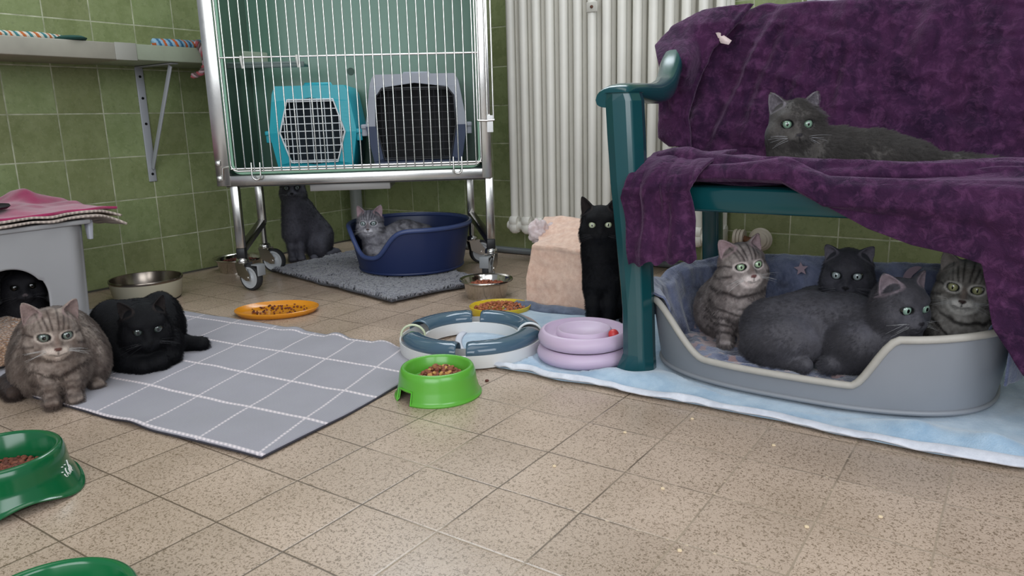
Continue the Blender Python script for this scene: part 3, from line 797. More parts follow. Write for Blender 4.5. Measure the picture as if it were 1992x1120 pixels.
plen = np.concatenate([[0], np.cumsum(np.linalg.norm(np.diff(prof, axis=0), axis=1))]); PL = plen[-1]
def xleft(z, y):
    """left hem of the throw on the back, shaped like the bench corner"""
    f = np.interp(z, [.43, .50, .60, .66, .725, .775, .80, .82], [1.985, 1.885, 1.872, 1.862, 1.842, 1.885, 1.93, 1.96])
    return f
def throw_fn(u, v):
    # v < .8 follows the bench profile, beyond that it hangs
    s = np.minimum(v / .8, 1) * PL
    y = np.interp(s, plen, prof[:, 0]); z = np.interp(s, plen, prof[:, 1])
    xl = np.where(y < -.74, 2.02 + .02 * np.sin(y * 40), xleft(z, y)); xl = np.where(y > -.6, xleft(np.full_like(z, .805), y) - .03 * 0, xl)
    x = xl + (3.08 - xl) * u
    hang = np.clip((v - .8) / .2, 0, 1)
    hem = np.interp(x, [2.02, 2.30, 2.36, 2.45, 2.52, 2.58, 2.625, 2.65, 2.70, 2.76, 3.1], [.432, .428, .398, .352, .328, .318, .305, .20, .125, .11, .11])
    # top hem (no overhang) retreats from the front edge at the left
    back = np.interp(x, [2.02, 2.2, 2.33], [.035, .02, 0.0])
    y = y + back * sstep(-1.05, -1.14, y)
    z = z - hang * np.maximum(0, .39 - hem) + np.where(hem > .39, hang * 0, 0)
    z = z + np.clip(hem - .39, 0, 1) * sstep(-1.09, -1.16, y)
    # the top line rises and dips a little
    topw = sstep(.74, .81, z) * (y > -.66)
    z = z - .010 * topw + topw * (.006 * np.sin(x * 9 + 1) + .010 * np.exp(-((x - 2.09) / .03) ** 2) - .012 * sstep(1.98, 1.86, x) * 2)
    P = np.column_stack([x, y, z])
    # folds: mostly vertical on the back, running along the bench on the seat
    onback = sstep(-.76, -.69, y); onhang = sstep(0, .3, hang)
    q = np.column_stack([x * 15 + .6 * z, y * 2, z * 2.6 - .9 * x]); f1 = fbm(q, 1, 3, 3)
    q2 = np.column_stack([x * 3.0, y * 26, z * 26]); f2 = fbm(q2, 1, 3, 9)
    q3 = np.column_stack([x * 7 + z * 14, y * 3, z * 16 + x * 3]); f3 = fbm(q3, 1, 3, 21)
    rid = ridge(f1)
    big = fbm(np.column_stack([x * 10 - z * 3.5, y * 0, z * 2.0 + x]), 1, 2, 13); dg = fbm(np.column_stack([x * 9 + z * 9, y * 0, z * 24 - x * 3]), 1, 2, 15)
    amp = onback * (.048 * ridge(big) ** 3 + .010 * ridge(dg) ** 3 + .013 * (rid - .5) + .005 * f3)
    rollz = (1 - onback) * (1 - onhang)
    P[:, 1] -= amp + onhang * .012 * f3 - onhang * .010
    P[:, 2] += rollz * (.007 * (f2 + .5) + .016 * np.exp(-((y + 1.085) / .035) ** 2) * (1 + .5 * f3) + .012 * np.exp(-((y + .96) / .03) ** 2) * (1 + f3)) * sstep(-.74, -.80, y)
    P[:, 1] -= (1 - onback) * .008 * f2 * (1 - onhang)
    P[:, 0] += .006 * f3 * (u < .02)
    # thick sagging fold over the front edge toward the right
    P[:, 1] -= onhang * .03 * np.exp(-((z - .40) / .03) ** 2) * sstep(2.45, 2.7, x)
    return P
Pt, Ft = grid(throw_fn, 330, 250)
tb = MB(); tb.add(Pt, Ft)
# folded-back flap at the left of the backrest
def flap_fn(u, v):
    z = .812 - v * .335
    y = np.interp(-z, [-.812, -.77, -.70, -.60, -.52, -.47], [-.600, -.640, -.662, -.686, -.708, -.725])
    xl = xleft(z, y) - .006
    xr = np.interp(v, [0, .12, .3, .55, .8, 1], [2.075, 2.055, 1.995, 1.968, 1.955, 1.97])
    x = xl + (xr - xl) * u
    q = np.column_stack([x * 22 + z * 9, y * 0, z * 12]); f = fbm(q, 1, 4, 31); g_ = fbm(np.column_stack([x * 40, 0 * y, z * 9 + x * 9]), 1, 2, 5)
    bulge = .028 + .022 * np.sin(PI * np.clip(u, 0, 1)) ** .6 + .075 * np.exp(-((z - .675) / .055) ** 2) * sstep(1.975, 1.925, x)
    edge = .008 * np.exp(-((u - .97) / .05) ** 2)
    x = x + .040 * np.exp(-((z - .675) / .055) ** 2) * sstep(1.975, 1.925, x)
    return np.column_stack([x + .004 * g_, y - bulge - edge - .009 * ridge(f) - .003 * g_, z + .003 * f])
P, F = grid(flap_fn, 70, 110); tb.add(P, F)
# bunched roll lying along the seat front, from the left end rightwards
def roll_fn(u, v):
    th = 2 * PI * v; x = 1.995 + 1.02 * u
    cy_ = -1.068 - .028 * np.sin(u * 5) + .01 * np.sin(u * 23); r = np.interp(u, [0, .03, .10, .25, .5, 1], [.004, .022, .030, .022, .019, .019])
    zc_ = np.interp(u, [0, .06, .13, .22, .6, 1], [.455, .462, .452, .446, .444, .450])
    q = np.column_stack([x * 8, np.cos(th) * 2.2, np.sin(th) * 2.2]); f = fbm(q, 1, 3, 41)
    rr_ = r * (1 + .38 * f)
    return np.column_stack([x, cy_ + 1.35 * rr_ * np.cos(th), zc_ + rr_ * np.sin(th)])
P, F = grid(roll_fn, 200, 26); tb.add(P, F)
# piece hanging at the left front corner in front of the seat and leg
def hang_fn(u, v):
    s = v
    x0_ = .014 + np.interp(s, [0, .12, .3, .55, 1], [2.00, 1.982, 1.970, 1.978, 1.990]); x1_ = np.interp(s, [0, .12, .3, .6, 1], [2.17, 2.155, 2.128, 2.142, 2.150])
    x = x0_ + (x1_ - x0_) * u
    a = np.clip(s / .22, 0, 1)
    y = np.where(s < .22, -1.02 - .155 * np.sin(a * PI / 2), -1.175 - .006 * np.sin(s * 9))
    z = np.where(s < .22, .478 - .05 * (1 - np.cos(a * PI / 2)), .428 - (s - .22) / .78 * .155)
    z = z - .02 * (1 - u) * (s > .05) * np.minimum(1, s * 4) + .012 * np.sin(u * 7) * 0
    q = np.column_stack([x * 34, y * 0, z * 5 + x * 9]); f = fbm(q, 1, 3, 51)
    fold = .012 * np.exp(-((u - .32 - .05 * np.sin(s * 5)) / .08) ** 2) + .010 * np.exp(-((u - .75) / .12) ** 2)
    hemw = .005 * np.sin(u * 26) * sstep(.9, 1, s)
    return np.column_stack([x, y - fold - .008 * ridge(f), z + hemw + .003 * f])
P, F = grid(hang_fn, 60, 90); tb.add(P, F)
thr = tb.build('velvet_throw', M_VEL, None); solid(thr, .005, 0)
thr.data.polygons.foreach_set('use_smooth', [True] * len(thr.data.polygons))
if 'sharp_edge' in thr.data.attributes: thr.data.attributes.remove(thr.data.attributes['sharp_edge'])
tag(thr, 'dark purple crushed velvet throw draped over the green bench', 'throw')
b = MB(); b.add([(2.012, -.700, .748), (2.044, -.702, .726), (2.040, -.712, .716), (2.018, -.706, .722), (2.004, -.704, .747)], [(0, 1, 2, 3, 4)])
o = b.build('care_label', plain('white satin label', '#d8c3c0', .4), thr, label='small white fabric label'); solid(o, .001)

# ================================================================== cloths on the floor
def fabric(name, c1, c2, scale=60, fuzz=600, bs=.5, rough=.95, sheen=.3, c3=None, s3=8):
    t = NT(name); a = t.noise(scale, 4, .6); f = t.noise(fuzz, 2, .6)
    base = t.mix(t.remap(a, .35, .65), lin(c1), lin(c2))
    if c3: base = t.mix(t.remap(t.noise(s3, 4, .6), .5, .62), base, lin(c3))
    base = t.mix(t.remap(f, .3, .7, .0, .25), base, lin(c1))
    t.set(Base_Color=base, Roughness=rough); t.b.inputs['Sheen Weight'].default_value = sheen; t.b.inputs['Specular IOR Level'].default_value = .2
    t.bump(t.math('ADD', t.math('MULTIPLY', a, .6), t.math('MULTIPLY', f, .5)), bs, .003)
    return t
# woven grey check mat
t = NT('grey woven mat'); p = t.xyz(t.obj())
wv = t.n('ShaderNodeTexWave'); wv.inputs['Scale'].default_value = 90; wv.bands_direction = 'Y'; wv.inputs['Distortion'].default_value = .6; t.l(t.obj(), wv.inputs[0])
wv2 = t.n('ShaderNodeTexWave'); wv2.inputs['Scale'].default_value = 70; wv2.bands_direction = 'X'; wv2.inputs['Distortion'].default_value = .6; t.l(t.obj(), wv2.inputs[0])
weave = t.math('MULTIPLY', wv.outputs['Fac'], wv2.outputs['Fac'])
def line(co, ph, pitch, w): 
    d = t.math('PINGPONG', t.math('ADD', t.math('SUBTRACT', co, ph), t.math('MULTIPLY', t.math('SUBTRACT', t.noise(14, 2, vec=t.obj()), .5), .004)), pitch / 2); return t.remap(d, w / 2 - .0012, w / 2 + .0012, 1, 0)
# coordinates: object x along the length, y across
q1 = t.math('SUBTRACT', p[1], t.math('MULTIPLY', p[0], .105)); q2 = t.math('ADD', p[0], t.math('MULTIPLY', p[1], .34))
thick = line(q1, -1.566, .152, .0085); thin = line(q2, .536, .1545, .0055)
dash = t.remap(t.math('SINE', t.math('MULTIPLY', t.math('ADD', p[0], p[1]), 520)), -.6, .4)
dash2 = t.remap(t.math('SINE', t.math('MULTIPLY', p[1], 700)), -.7, .3)
lines = t.math('MAXIMUM', t.math('MULTIPLY', thick, t.remap(dash, 0, 1, .55, 1)), t.math('MULTIPLY', thin, t.remap(dash2, 0, 1, .35, .85)))
base = t.mix(t.remap(weave, 0, .8), lin('#928f98'), lin('#a6a3ab'))
base = t.mix(t.remap(t.noise(7, 3, vec=t.obj()), .3, .7, 0, .3), base, lin('#7c7a80'))
t.set(Base_Color=t.mix(lines, base, lin('#dfd3d6')), Roughness=.95); t.b.inputs['Sheen Weight'].default_value = .2
t.bump(t.math('ADD', weave, lines), .35, .0015)
M_MAT = t.m
def mat_fn(u, v):
    # outline corners in world: far-left, far-right, near-right, near-left
    yn = np.interp(u, [0, .2, .45, .6, .8, 1], [-1.86, -1.935, -1.925, -1.905, -1.885, -1.855]); yf = np.interp(u, [0, .5, 1], [-1.34, -1.285, -1.262])
    y = yn + (yf - yn) * v
    xr = np.interp(v, [0, .35, .7, 1], [1.640, 1.626, 1.595, 1.450]); xl = .28
    x = xl + (xr - xl) * u
    z = .0035 + .0022 * (1 + fbm(np.column_stack([x * 9, y * 5, 0 * x]), 1, 2, 61)) + .006 * np.exp(-((x - 1.30) / .04) ** 2 - ((y + 1.90) / .05) ** 2) + .010 * np.exp(-((y + 1.27) / .05) ** 2) * np.maximum(0, np.sin(x * 38 + y * 20)) * sstep(.95, 1.1, x)
    return np.column_stack([x, y, z])
P, F = grid(mat_fn, 160, 80)
o = mesh_obj('woven_mat', P, F, M_MAT); solid(o, .0035, 0); tag(o, 'grey woven cotton mat with white check lines on the tiled floor', 'mat')
b = MB()
Pn = mat_fn(np.linspace(0, 1, 120), np.zeros(120)); Pr = mat_fn(np.ones(60), np.linspace(0, 1, 60)); Pe = np.vstack([Pn, Pr[1:]]); Pe[:, 2] = np.maximum(.0022, Pe[:, 2] - .002)
b.tube(Pe, .0022, 6); b.build('dark_binding', plain('dark fringe edge', '#34323a', .9), o)

# light blue fleece towel
def towel_fn(u, v):
    yn = -1.262 + .010 * fbm(np.column_stack([u * 14, 0 * u, 0 * u]), 1, 2, 71) + .03 * sstep(.72, 1., u)
    x = 1.45 + 1.55 * u + (1 - v) ** 6 * .205 * (1 - u) ** 3
    yb = -.66 + .10 * u
    y = yn + (yb - yn) * v
    rise = .012 * sstep(.02, .12, v)
    lump = fbm(np.column_stack([x * 7, y * 9, 0 * x]), 1, 3, 73)
    inbed = (((x - 2.338) / .36) ** 2 + ((y + .95) / .26) ** 2 < 1.05)
    ruck = .018 * np.exp(-((x - 2.04) / .07) ** 2 - ((y + 1.19) / .045) ** 2) + .022 * np.exp(-((x - 2.62) / .16) ** 2 - ((y + 1.215) / .03) ** 2) * (1 + lump)
    underleg = np.exp(-((x - 2.0) / .05) ** 2 - ((y + 1.13) / .06) ** 2)
    z = .004 + rise * .3 + .004 * (1 + lump) * sstep(.0, .1, v) + np.where(inbed, 0, ruck * (1 - underleg))
    z = np.where(inbed, np.minimum(z, .010), z)
    z = z * (1 - .6 * underleg)
    toy = (np.hypot(x - 1.568, y + 1.165) < .19) | (np.hypot(x - 1.855, y + 1.108) < .12)
    z = np.where(toy, .003, z)
    return np.column_stack([x, y, z])
t = fabric('pale blue fleece', '#8aa6be', '#aac0d2', 25, 420, .9, 1.0, .6)
M_TOW = t.m
P, F = grid(towel_fn, 260, 110)
o = mesh_obj('fleece_blanket', P, F, M_TOW); solid(o, .003, 1); tag(o, 'light blue fleece blanket with white edge spread on the floor under the bench', 'blanket')
def hem_fn(u, v):
    Q = towel_fn(u, np.zeros_like(u)); w = .022 + .014 * sstep(.45, .8, u)
    y = Q[:, 1] - .006 + (w) * v
    return np.column_stack([Q[:, 0], y, .0065 + .009 * np.sin(v * PI) * (1 + .5 * fbm(np.column_stack([u * 16, v, 0 * u]), 1, 2, 77)) * .8 + .001 + .004 * np.abs(fbm(np.column_stack([u * 22, 0 * v, 0 * u]), 1, 2, 79)) * (1 - v)])
P, F = grid(hem_fn, 220, 10)
h_ = mesh_obj('white_hem', P, F, fabric('white fleece backing', '#c3c6d0', '#dadce4', 40, 500, .4).m, o); solid(h_, .003, 0)
def side_hem(u, v):
    Q = towel_fn(np.full_like(u, 0.0), u); d = v * .020 - .006
    return np.column_stack([Q[:, 0] + d, Q[:, 1], .007 + .004 * np.sin(v * PI)])
P, F = grid(side_hem, 60, 6); h_ = mesh_obj('white_hem', P, F, plain('white backing', '#cfd1da', .9), o); solid(h_, .002, 0)

# shaggy rug
c0, c1, c2, c3 = np.array([(.31, -.77), (1.075, -.925), (1.17, -.54), (.32, -.32)])
def rug_xy(u, v): return (np.outer((1 - u) * (1 - v), c0) + np.outer(u * (1 - v), c1) + np.outer(u * v, c2) + np.outer((1 - u) * v, c3))
def rug_fn(u, v):
    q = rug_xy(u, v); return np.column_stack([q, .005 + .004 * (1 + fbm(np.column_stack([q * 9, 0 * u]), 1, 2, 81))])
P, F = grid(rug_fn, 60, 40)
rug = mesh_obj('shaggy_rug', P, F, plain('rug backing', '#4b4b50', .95)); solid(rug, .006, 0); tag(rug, 'grey chenille shag rug under the cage with the navy basket on it', 'rug')
M_CHEN = fabric('grey chenille', '#66666d', '#8a8a92', 90, 700, .6, 1.0, .5).m
rg = np.random.default_rng(5); nb = 10500
U = rg.uniform(0, 1, nb); Vv = rg.uniform(0, 1, nb); Q = rug_xy(U, Vv)
fl_ = fbm(np.column_stack([Q * 7, 0 * U]), 1, 2, 87) * 2.2 + fbm(np.column_stack([Q * 40, 0 * U]), 1, 1, 88) * .8
V = []; F = []
for i in range(nb):
    d_ = math.hypot((Q[i][0] - .795), (Q[i][1] + .51))
    if d_ < .17: continue
    a = fl_[i] * 2 - 1.1; L = rg.uniform(.014, .022); r = rg.uniform(.0022, .0031)
    d = np.array([math.cos(a), math.sin(a), 0]); sd = np.array([-d[1], d[0], 0]); p0 = np.array([Q[i][0], Q[i][1], .012])
    for t_, rr_, zz in ((0, 1, 0), (.35, 1.1, .009), (.75, 1.0, .010), (1, .35, .006)):
        c = p0 + d * L * t_ + np.array([0, 0, zz])
        n0 = len(V)
        for k in range(5):
            an = 2 * PI * k / 5; V.append(tuple(c + r * rr_ * (math.cos(an) * sd + math.sin(an) * np.array([0, 0, 1.]))))
        if t_ > 0:
            for k in range(5): F.append((n0 - 5 + k, n0 - 5 + (k + 1) % 5, n0 + (k + 1) % 5, n0 + k))
pile = mesh_obj('pile', V, F, M_CHEN, rug); pile['kind'] = 'stuff'

# ================================================================== basket blanket
t = NT('night sky plush'); a = t.noise(9, 5, .65, dist=.6); f = t.noise(60, 4, .7); g2 = t.noise(350, 2)
base = t.mix(t.remap(a, .36, .64), lin('#2a3350'), lin('#767e9c'))
base = t.mix(t.remap(f, .45, .7, 0, .55), base, lin('#8488a0')); base = t.mix(t.remap(t.noise(22, 3), .56, .68, 0, .55), base, lin('#2a2c3c'))
px_ = t.xyz(t.pos()); low_ = t.remap(px_[2], .05, .075, 1, 0)
base = t.mix(t.math('MULTIPLY', t.remap(t.noise(30, 2, vec=t.pos()), .55, .60), low_), base, lin('#a08484'))
t.set(Base_Color=base, Roughness=.95); t.b.inputs['Sheen Weight'].default_value = .5
t.bump(t.math('ADD', f, t.math('MULTIPLY', g2, .5)), .8, .004); M_SKY = t.m
bx, by = 2.338, -.95
def bb_fn(u, v):
    """u around the back of the basket from the left front to the right, v from the outside hem over the rim down to the floor of the basket"""
    th = math.radians(208) - (math.radians(208) - math.radians(-22)) * u
    rr_ = super_r(th, .352, .252, 2.6)
    hr = h_grey(th) + .012 * np.sin(th).clip(0, 1)
    f = fbm(np.column_stack([np.cos(th) * 4, np.sin(th) * 4, v * 4]), 1, 3, 91); f2 = fbm(np.column_stack([np.cos(th) * 12, np.sin(th) * 12, v * 3]), 1, 2, 95)
    k = np.array([0, .18, .30, .36, .42, .60, .78, 1.0])
    ro = np.interp(v, k, [1.045, 1.055, 1.045, 1.01, .955, .90, .83, .25]); zo = np.interp(v, k, [-.085, -.02, .014, .030, .014, -.05, -.115, -.118])
    left = sstep(math.radians(165), math.radians(195), th)
    zo = np.where(v < .3, zo * (1 - .4 * left), zo)
    r = rr_ * ro * (1 + .012 * f2) ; z = np.maximum(hr + zo + .010 * f * sstep(.0, .2, v), .026 + .006 * f * (v > .5))
    r = r - .010 * np.abs(f) * (v > .4) * 1.0
    return np.column_stack([bx + r * np.cos(th), by + r * np.sin(th), z])
P, F = grid(bb_fn, 200, 90)
sky = MB(); sky.add(P, F)
def bf_fn(u, v):
    th = 2 * PI * u; rr_ = super_r(th, .305, .208, 2.6) * v
    x = bx + rr_ * np.cos(th); y = by + rr_ * np.sin(th)
    f = fbm(np.column_stack([x * 16, y * 22, 0 * x]), 1, 3, 99)
    edge = sstep(-1.08, -1.15, y)
    z = .040 + .012 * ridge(f) + edge * .010 * (1 - np.abs(fbm(np.column_stack([x * 34, y * 30, 0 * x]), 1, 2, 101)))
    return np.column_stack([x, y, z])
P, F = grid(bf_fn, 150, 50, closed_u=True); sky.add(P, F)
sk = sky.build('plush_blanket', M_SKY); solid(sk, .004, 0)
sk.data.polygons.foreach_set('use_smooth', [True] * len(sk.data.polygons))
if 'sharp_edge' in sk.data.attributes: sk.data.attributes.remove(sk.data.attributes['sharp_edge'])
tag(sk, 'dark blue grey plush blanket with pale star and moon prints lining the grey basket', 'blanket')
M_PRT = plain('dusty rose print', '#9c8894', .95)
def print_shape(name, pts, x, z, tilt=0):
    """flat print laid on the inner back wall of the lining"""
    def ysurf(xx, zz): return by + .252 * (1 - abs((xx - bx) / .352) ** 2.6) ** (1 / 2.6) * .93 - .018 + (.19 - zz) * -.05 * 2
    P = [(x + p[0] * math.cos(tilt) - p[1] * math.sin(tilt), 0, z + p[0] * math.sin(tilt) + p[1] * math.cos(tilt)) for p in pts]
    P = [(p[0], ysurf(p[0], p[2]) - .004, p[2]) for p in P]
    c = np.mean(P, axis=0); n = len(P)
    o = mesh_obj(name, P + [tuple(c)], [(k, (k + 1) % n, n) for k in range(n)], M_PRT, sk, smooth=False); solid(o, .003, 0)
print_shape('star_print', [((.017 if k % 2 == 0 else .0075) * math.sin(k * PI / 5), (.017 if k % 2 == 0 else .0075) * math.cos(k * PI / 5)) for k in range(10)], 2.246, .186, .15)
moon = [(-.026 * math.sin(a) , .030 * math.cos(a)) for a in np.linspace(.1, PI - .1, 14)] + [(-.010 * math.sin(a), .028 * math.cos(a)) for a in np.linspace(PI - .1, .1, 14)]
print_shape('moon_print', moon, 2.492, .186, -.35)

# ================================================================== peach towel over a low stool
st = thing('scratching_box', 'low brown box mostly hidden under the peach towel', 'box', (1.545, -.61, 0))
b = MB(); b.box((0, -.02, .085), (.12, .17, .17)); b.build('box_body', plain('brown felt', '#4a2c26', .9), st, bev=.01)
b = MB(); b.tube([(-.07, -.03, .16), (-.07, -.03, .205)], .014, 12); b.build('knob', plain('brown rounded knob', '#3c2320', .6), st)
t = fabric('peach terry towel', '#dcb6a2', '#f0d0bc', 60, 500, .8, 1.0, .4); M_PCH = t.m
def pt_fn(u, v):
    k = [0, .42, .47, .52, .75, 1.0]
    yy = np.interp(v, k, [-.748, -.735, -.728, -.705, -.64, -.58]); zz = np.interp(v, k, [.008, .168, .184, .194, .222, .250])
    x0_ = np.interp(v, [0, .2, .42, .5, .6, 1], [1.462, 1.461, 1.474, 1.482, 1.465, 1.425]); x1_ = np.interp(v, [0, .45, .5, 1], [1.662, 1.685, 1.675, 1.65])
    x = x0_ + (x1_ - x0_) * u
    f = fbm(np.column_stack([x * 14, v * 5, 0 * u]), 1, 3, 111)
    fold = .010 * np.exp(-((v - .47) / .03) ** 2)
    return np.column_stack([x, yy - .006 * f - fold, zz + .006 * f * (v > .5) + .004 * (1 - v) * np.sin(u * 3 + 1)])
P, F = grid(pt_fn, 60, 90); tw = MB(); tw.add(P, F)
o = tw.build('peach_towel', M_PCH); solid(o, .007, 0); tag(o, 'peach terry towel hanging over a low box in front of the radiator', 'towel')
def cr_fn(u, v):
    th = 2 * PI * u; ph = PI * v
    q = np.column_stack([np.cos(th) * np.sin(ph) * 2.4, np.sin(th) * np.sin(ph) * 2.4, np.cos(ph) * 2.4]); f = fbm(q, 1, 3, 117)
    r = 1 + .42 * f
    return np.column_stack([1.452 + .034 * r * np.sin(ph) * np.cos(th), -.64 + .04 * r * np.sin(ph) * np.sin(th), .212 + .036 * r * np.cos(ph)])
P, F = grid(cr_fn, 50, 30, closed_u=True); o = mesh_obj('bunched_cloth', P, F, fabric('whitish pink cloth', '#c9b6b4', '#ddd0d2', 50, 500, .6).m); tag(o, 'bunched whitish pink cloth at the upper left end of the peach towel', 'cloth')
def bl_fn(u, v):
    x = 1.455 + .27 * u; y = -.765 - .055 * v + .0 * u; return np.column_stack([x, y, .012 + .014 * np.sin(PI * v) + .003 * fbm(np.column_stack([x * 20, y * 20, 0 * u]), 1, 2, 119)])
P, F = grid(bl_fn, 40, 10); o = mesh_obj('folded_cloth', P, F, fabric('slate cloth', '#4e5668', '#667084', 50, 500, .5).m); solid(o, .004, 0); tag(o, 'narrow slate blue folded cloth on the floor below the peach towel', 'cloth')

# ================================================================== cat house
M_HOU = plain('white grey plastic house', '#a3a2a4', .5, var=.05, vscale=3)
hs = thing('cat_house', 'whitish plastic cat house with arched opening at the left edge', 'cat house', (.46, -1.80, 0))
def house_shell():
    # front face is the +x side: plane curved slightly at the right corner, arch opening cut out
    b = MB(); ys = np.linspace(-.26, .225, 66); zs = np.linspace(0, .31, 44)
    ya, za, ra = .026, .132, .086                      # arch centre and radius (local y)
    def X(y, z): return .105 + .010 * (z / .31) - .035 * sstep(.17, .225, y) ** 2
    inn, out = [], []
    for t_ in np.linspace(0, 1, 10, endpoint=False): inn.append((ya + ra, za * t_)); out.append((.225, .17 * t_))
    for a in np.linspace(0, PI, 49):
        c, s_ = math.cos(a), math.sin(a); inn.append((ya + ra * c, za + ra * s_))
        t1 = (.225 - ya) / c if c > 1e-6 else 1e9; t2 = (-.26 - ya) / c if c < -1e-6 else 1e9; t3 = (.31 - .17) / s_ if s_ > 1e-6 else 1e9
        tt_ = min(t1, t2, t3); out.append((ya + tt_ * c, .17 + tt_ * s_))
    for t_ in np.linspace(1, 0, 11)[1:]: inn.append((ya - ra, za * t_)); out.append((-.26, .17 * t_))
    V = []; F = []; m_ = 20
    for (yi, zi), (yo, zo) in zip(inn, out):
        for j in range(m_ + 1):
            f = j / m_; y = yi + (yo - yi) * f; z = zi + (zo - zi) * f
            V.append((X(y, z), y + .012 * (z / .31) * (1 if y > .1 else 0), z))
    for i in range(len(inn) - 1):
        for j in range(m_): F.append((i * (m_ + 1) + j, (i + 1) * (m_ + 1) + j, (i + 1) * (m_ + 1) + j + 1, i * (m_ + 1) + j + 1))
    b.add(V, F)
    o = b.build('shell', M_HOU, hs); solid(o, .006, -1)
    o.data.polygons.foreach_set('use_smooth', [True] * len(o.data.polygons))
    b = MB()
    b.box((-.07, .222, .155), (.30, .006, .31)); b.box((-.07, -.258, .155), (.30, .006, .31)); b.box((-.215, -.02, .155), (.006, .48, .31))
    b.build('side_walls', M_HOU, hs, bev=.002)
house_shell()
b = MB(); b.box((-.045, -.015, .314), (.345, .52, .012)); b.build('top_plate', M_HOU, hs, bev=.003)
b = MB(); b.V = []; b.add([(.08, .248, .31), (.106, .248, .31), (.102, .248, .262), (.086, .248, .262), (.08, .262, .31), (.106, .262, .31), (.102, .258, .262), (.086, .258, .262)], [(0, 1, 2, 3), (7, 6, 5, 4), (0, 4, 5, 1), (1, 5, 6, 2), (2, 6, 7, 3), (3, 7, 4, 0)])
b.box((.08, .236, .312), (.05, .05, .008)); b.build('corner_lug', plain('white lug', '#b9bbc4', .45), hs, bev=.002)
# cloths on its roof
def roofc(name, label, mat, z, xr, y0, y1, droop, thick, seed, wave=.006, zig=0.0):
    def fn(u, v):
        x = xr[0] + (xr[1] - xr[0]) * v; y = y0 + (y1 - y0) * u
        f = fbm(np.column_stack([x * 12, y * 11, 0 * u]), 1, 2, seed)
        over = np.maximum(0, y - (-1.555))
        zz = z + wave * (1 + f) + .008 * np.sin(y * 22 + 1) * sstep(.5, 1, v) * 0 - droop * (over / .09) ** 2 + .022 * (1 - v) ** 2 * (1 + f) * (1 - over * 8).clip(0, 1) * zig
        x = x + .006 * np.sin(y * 60) * (v > .97)
        return np.column_stack([x, y, zz])
    P, F = grid(fn, 120, 40); o = mesh_obj(name, P, F, mat); solid(o, thick, 1); return tag(o, label, 'blanket' if 'pink' in label else 'towel')
t = NT('white waffle towel'); wq = t.n('ShaderNodeTexWave'); wq.bands_direction = 'Y'; wq.inputs['Scale'].default_value = 28; t.l(t.pos(), wq.inputs[0])
t.set(Base_Color=t.mix(wq.outputs['Fac'], lin('#9c8f88'), lin('#c4b5aa')), Roughness=.95); t.bump(wq.outputs['Fac'], .8, .002)
roofc('waffle_towel', 'folded cream waffle towel under the pink fleece on the house roof', t.m, .3215, (.20, .598), -2.06, -1.462, .028, .006, 131)
roofc('waffle_towel', 'upper layer of cream waffle towel directly beneath the pink fleece', t.m, .333, (.20, .594), -2.06, -1.470, .020, .006, 131)
t = fabric('raspberry fleece', '#8c1f4c', '#a62c5e', 30, 500, .5, .95, .5)
roofc('pink_fleece', 'raspberry pink fleece blanket with stitched edge on the house roof', t.m, .3465, (.19, .588), -2.06, -1.476, .010, .007, 137, .005, 1.0)
b = MB()
b.lathe([(0, 0), (.060, .001), (.066, .007), (.064, .012), (.058, .007), (0, .005)], 40, sy=1.35)
o = b.build('shallow_dish', plain('black rubber', '#1c1b1e', .6)); o.location = (.50, -1.80, .364); tag(o, 'shallow black oval dish on the pink fleece', 'dish')
# sherpa blanket spilling from the opening
t = NT('tan sherpa fleece'); vo = t.n('ShaderNodeTexVoronoi'); vo.inputs['Scale'].default_value = 140; t.l(t.pos(), vo.inputs['Vector'])
t.set(Base_Color=t.mix(t.remap(vo.outputs['Distance'], .1, .6), lin('#b89478'), lin('#7d5c44')), Roughness=1.0); t.b.inputs['Sheen Weight'].default_value = .4
t.bump(t.math('SUBTRACT', 1., vo.outputs['Distance']), 1.0, .006); M_SHP = t.m
def shp_fn(u, v):
    x = .36 + .36 * u; y = -1.98 + .29 * v
    f = fbm(np.column_stack([x * 9, y * 9, 0 * u]), 1, 3, 141)
    prof_ = np.interp(x, [.36, .5, .57, .62, .68, .72], [.05, .075, .085, .080, .050, .012])
    edge = np.minimum(1, np.minimum(v, 1 - v) * 7) ** .5
    y = y + np.where(x < .58, 0, (v - .5) * .12 * (x > .58))
    y = np.where(x < .585, np.clip(y, -1.855, -1.692), y)
    return np.column_stack([x, y, .008 + prof_ * edge * (1 + .22 * f)])
P, F = grid(shp_fn, 90, 90); o = mesh_obj('sherpa_blanket', P, F, M_SHP); solid(o, .006, 0); tag(o, 'tan curly sherpa blanket spilling out of the cat house', 'blanket')
# ================================================================== cats
def rotm(yaw=0, pitch=0, roll=0):
    y, p, r = map(math.radians, (yaw, pitch, roll))
    Rz = np.array([[math.cos(y), -math.sin(y), 0], [math.sin(y), math.cos(y), 0], [0, 0, 1]])
    Ry = np.array([[math.cos(-p), 0, math.sin(-p)], [0, 1, 0], [-math.sin(-p), 0, math.cos(-p)]])
    Rx = np.array([[1, 0, 0], [0, math.cos(r), -math.sin(r)], [0, math.sin(r), math.cos(r)]])
    return Rz @ Ry @ Rx

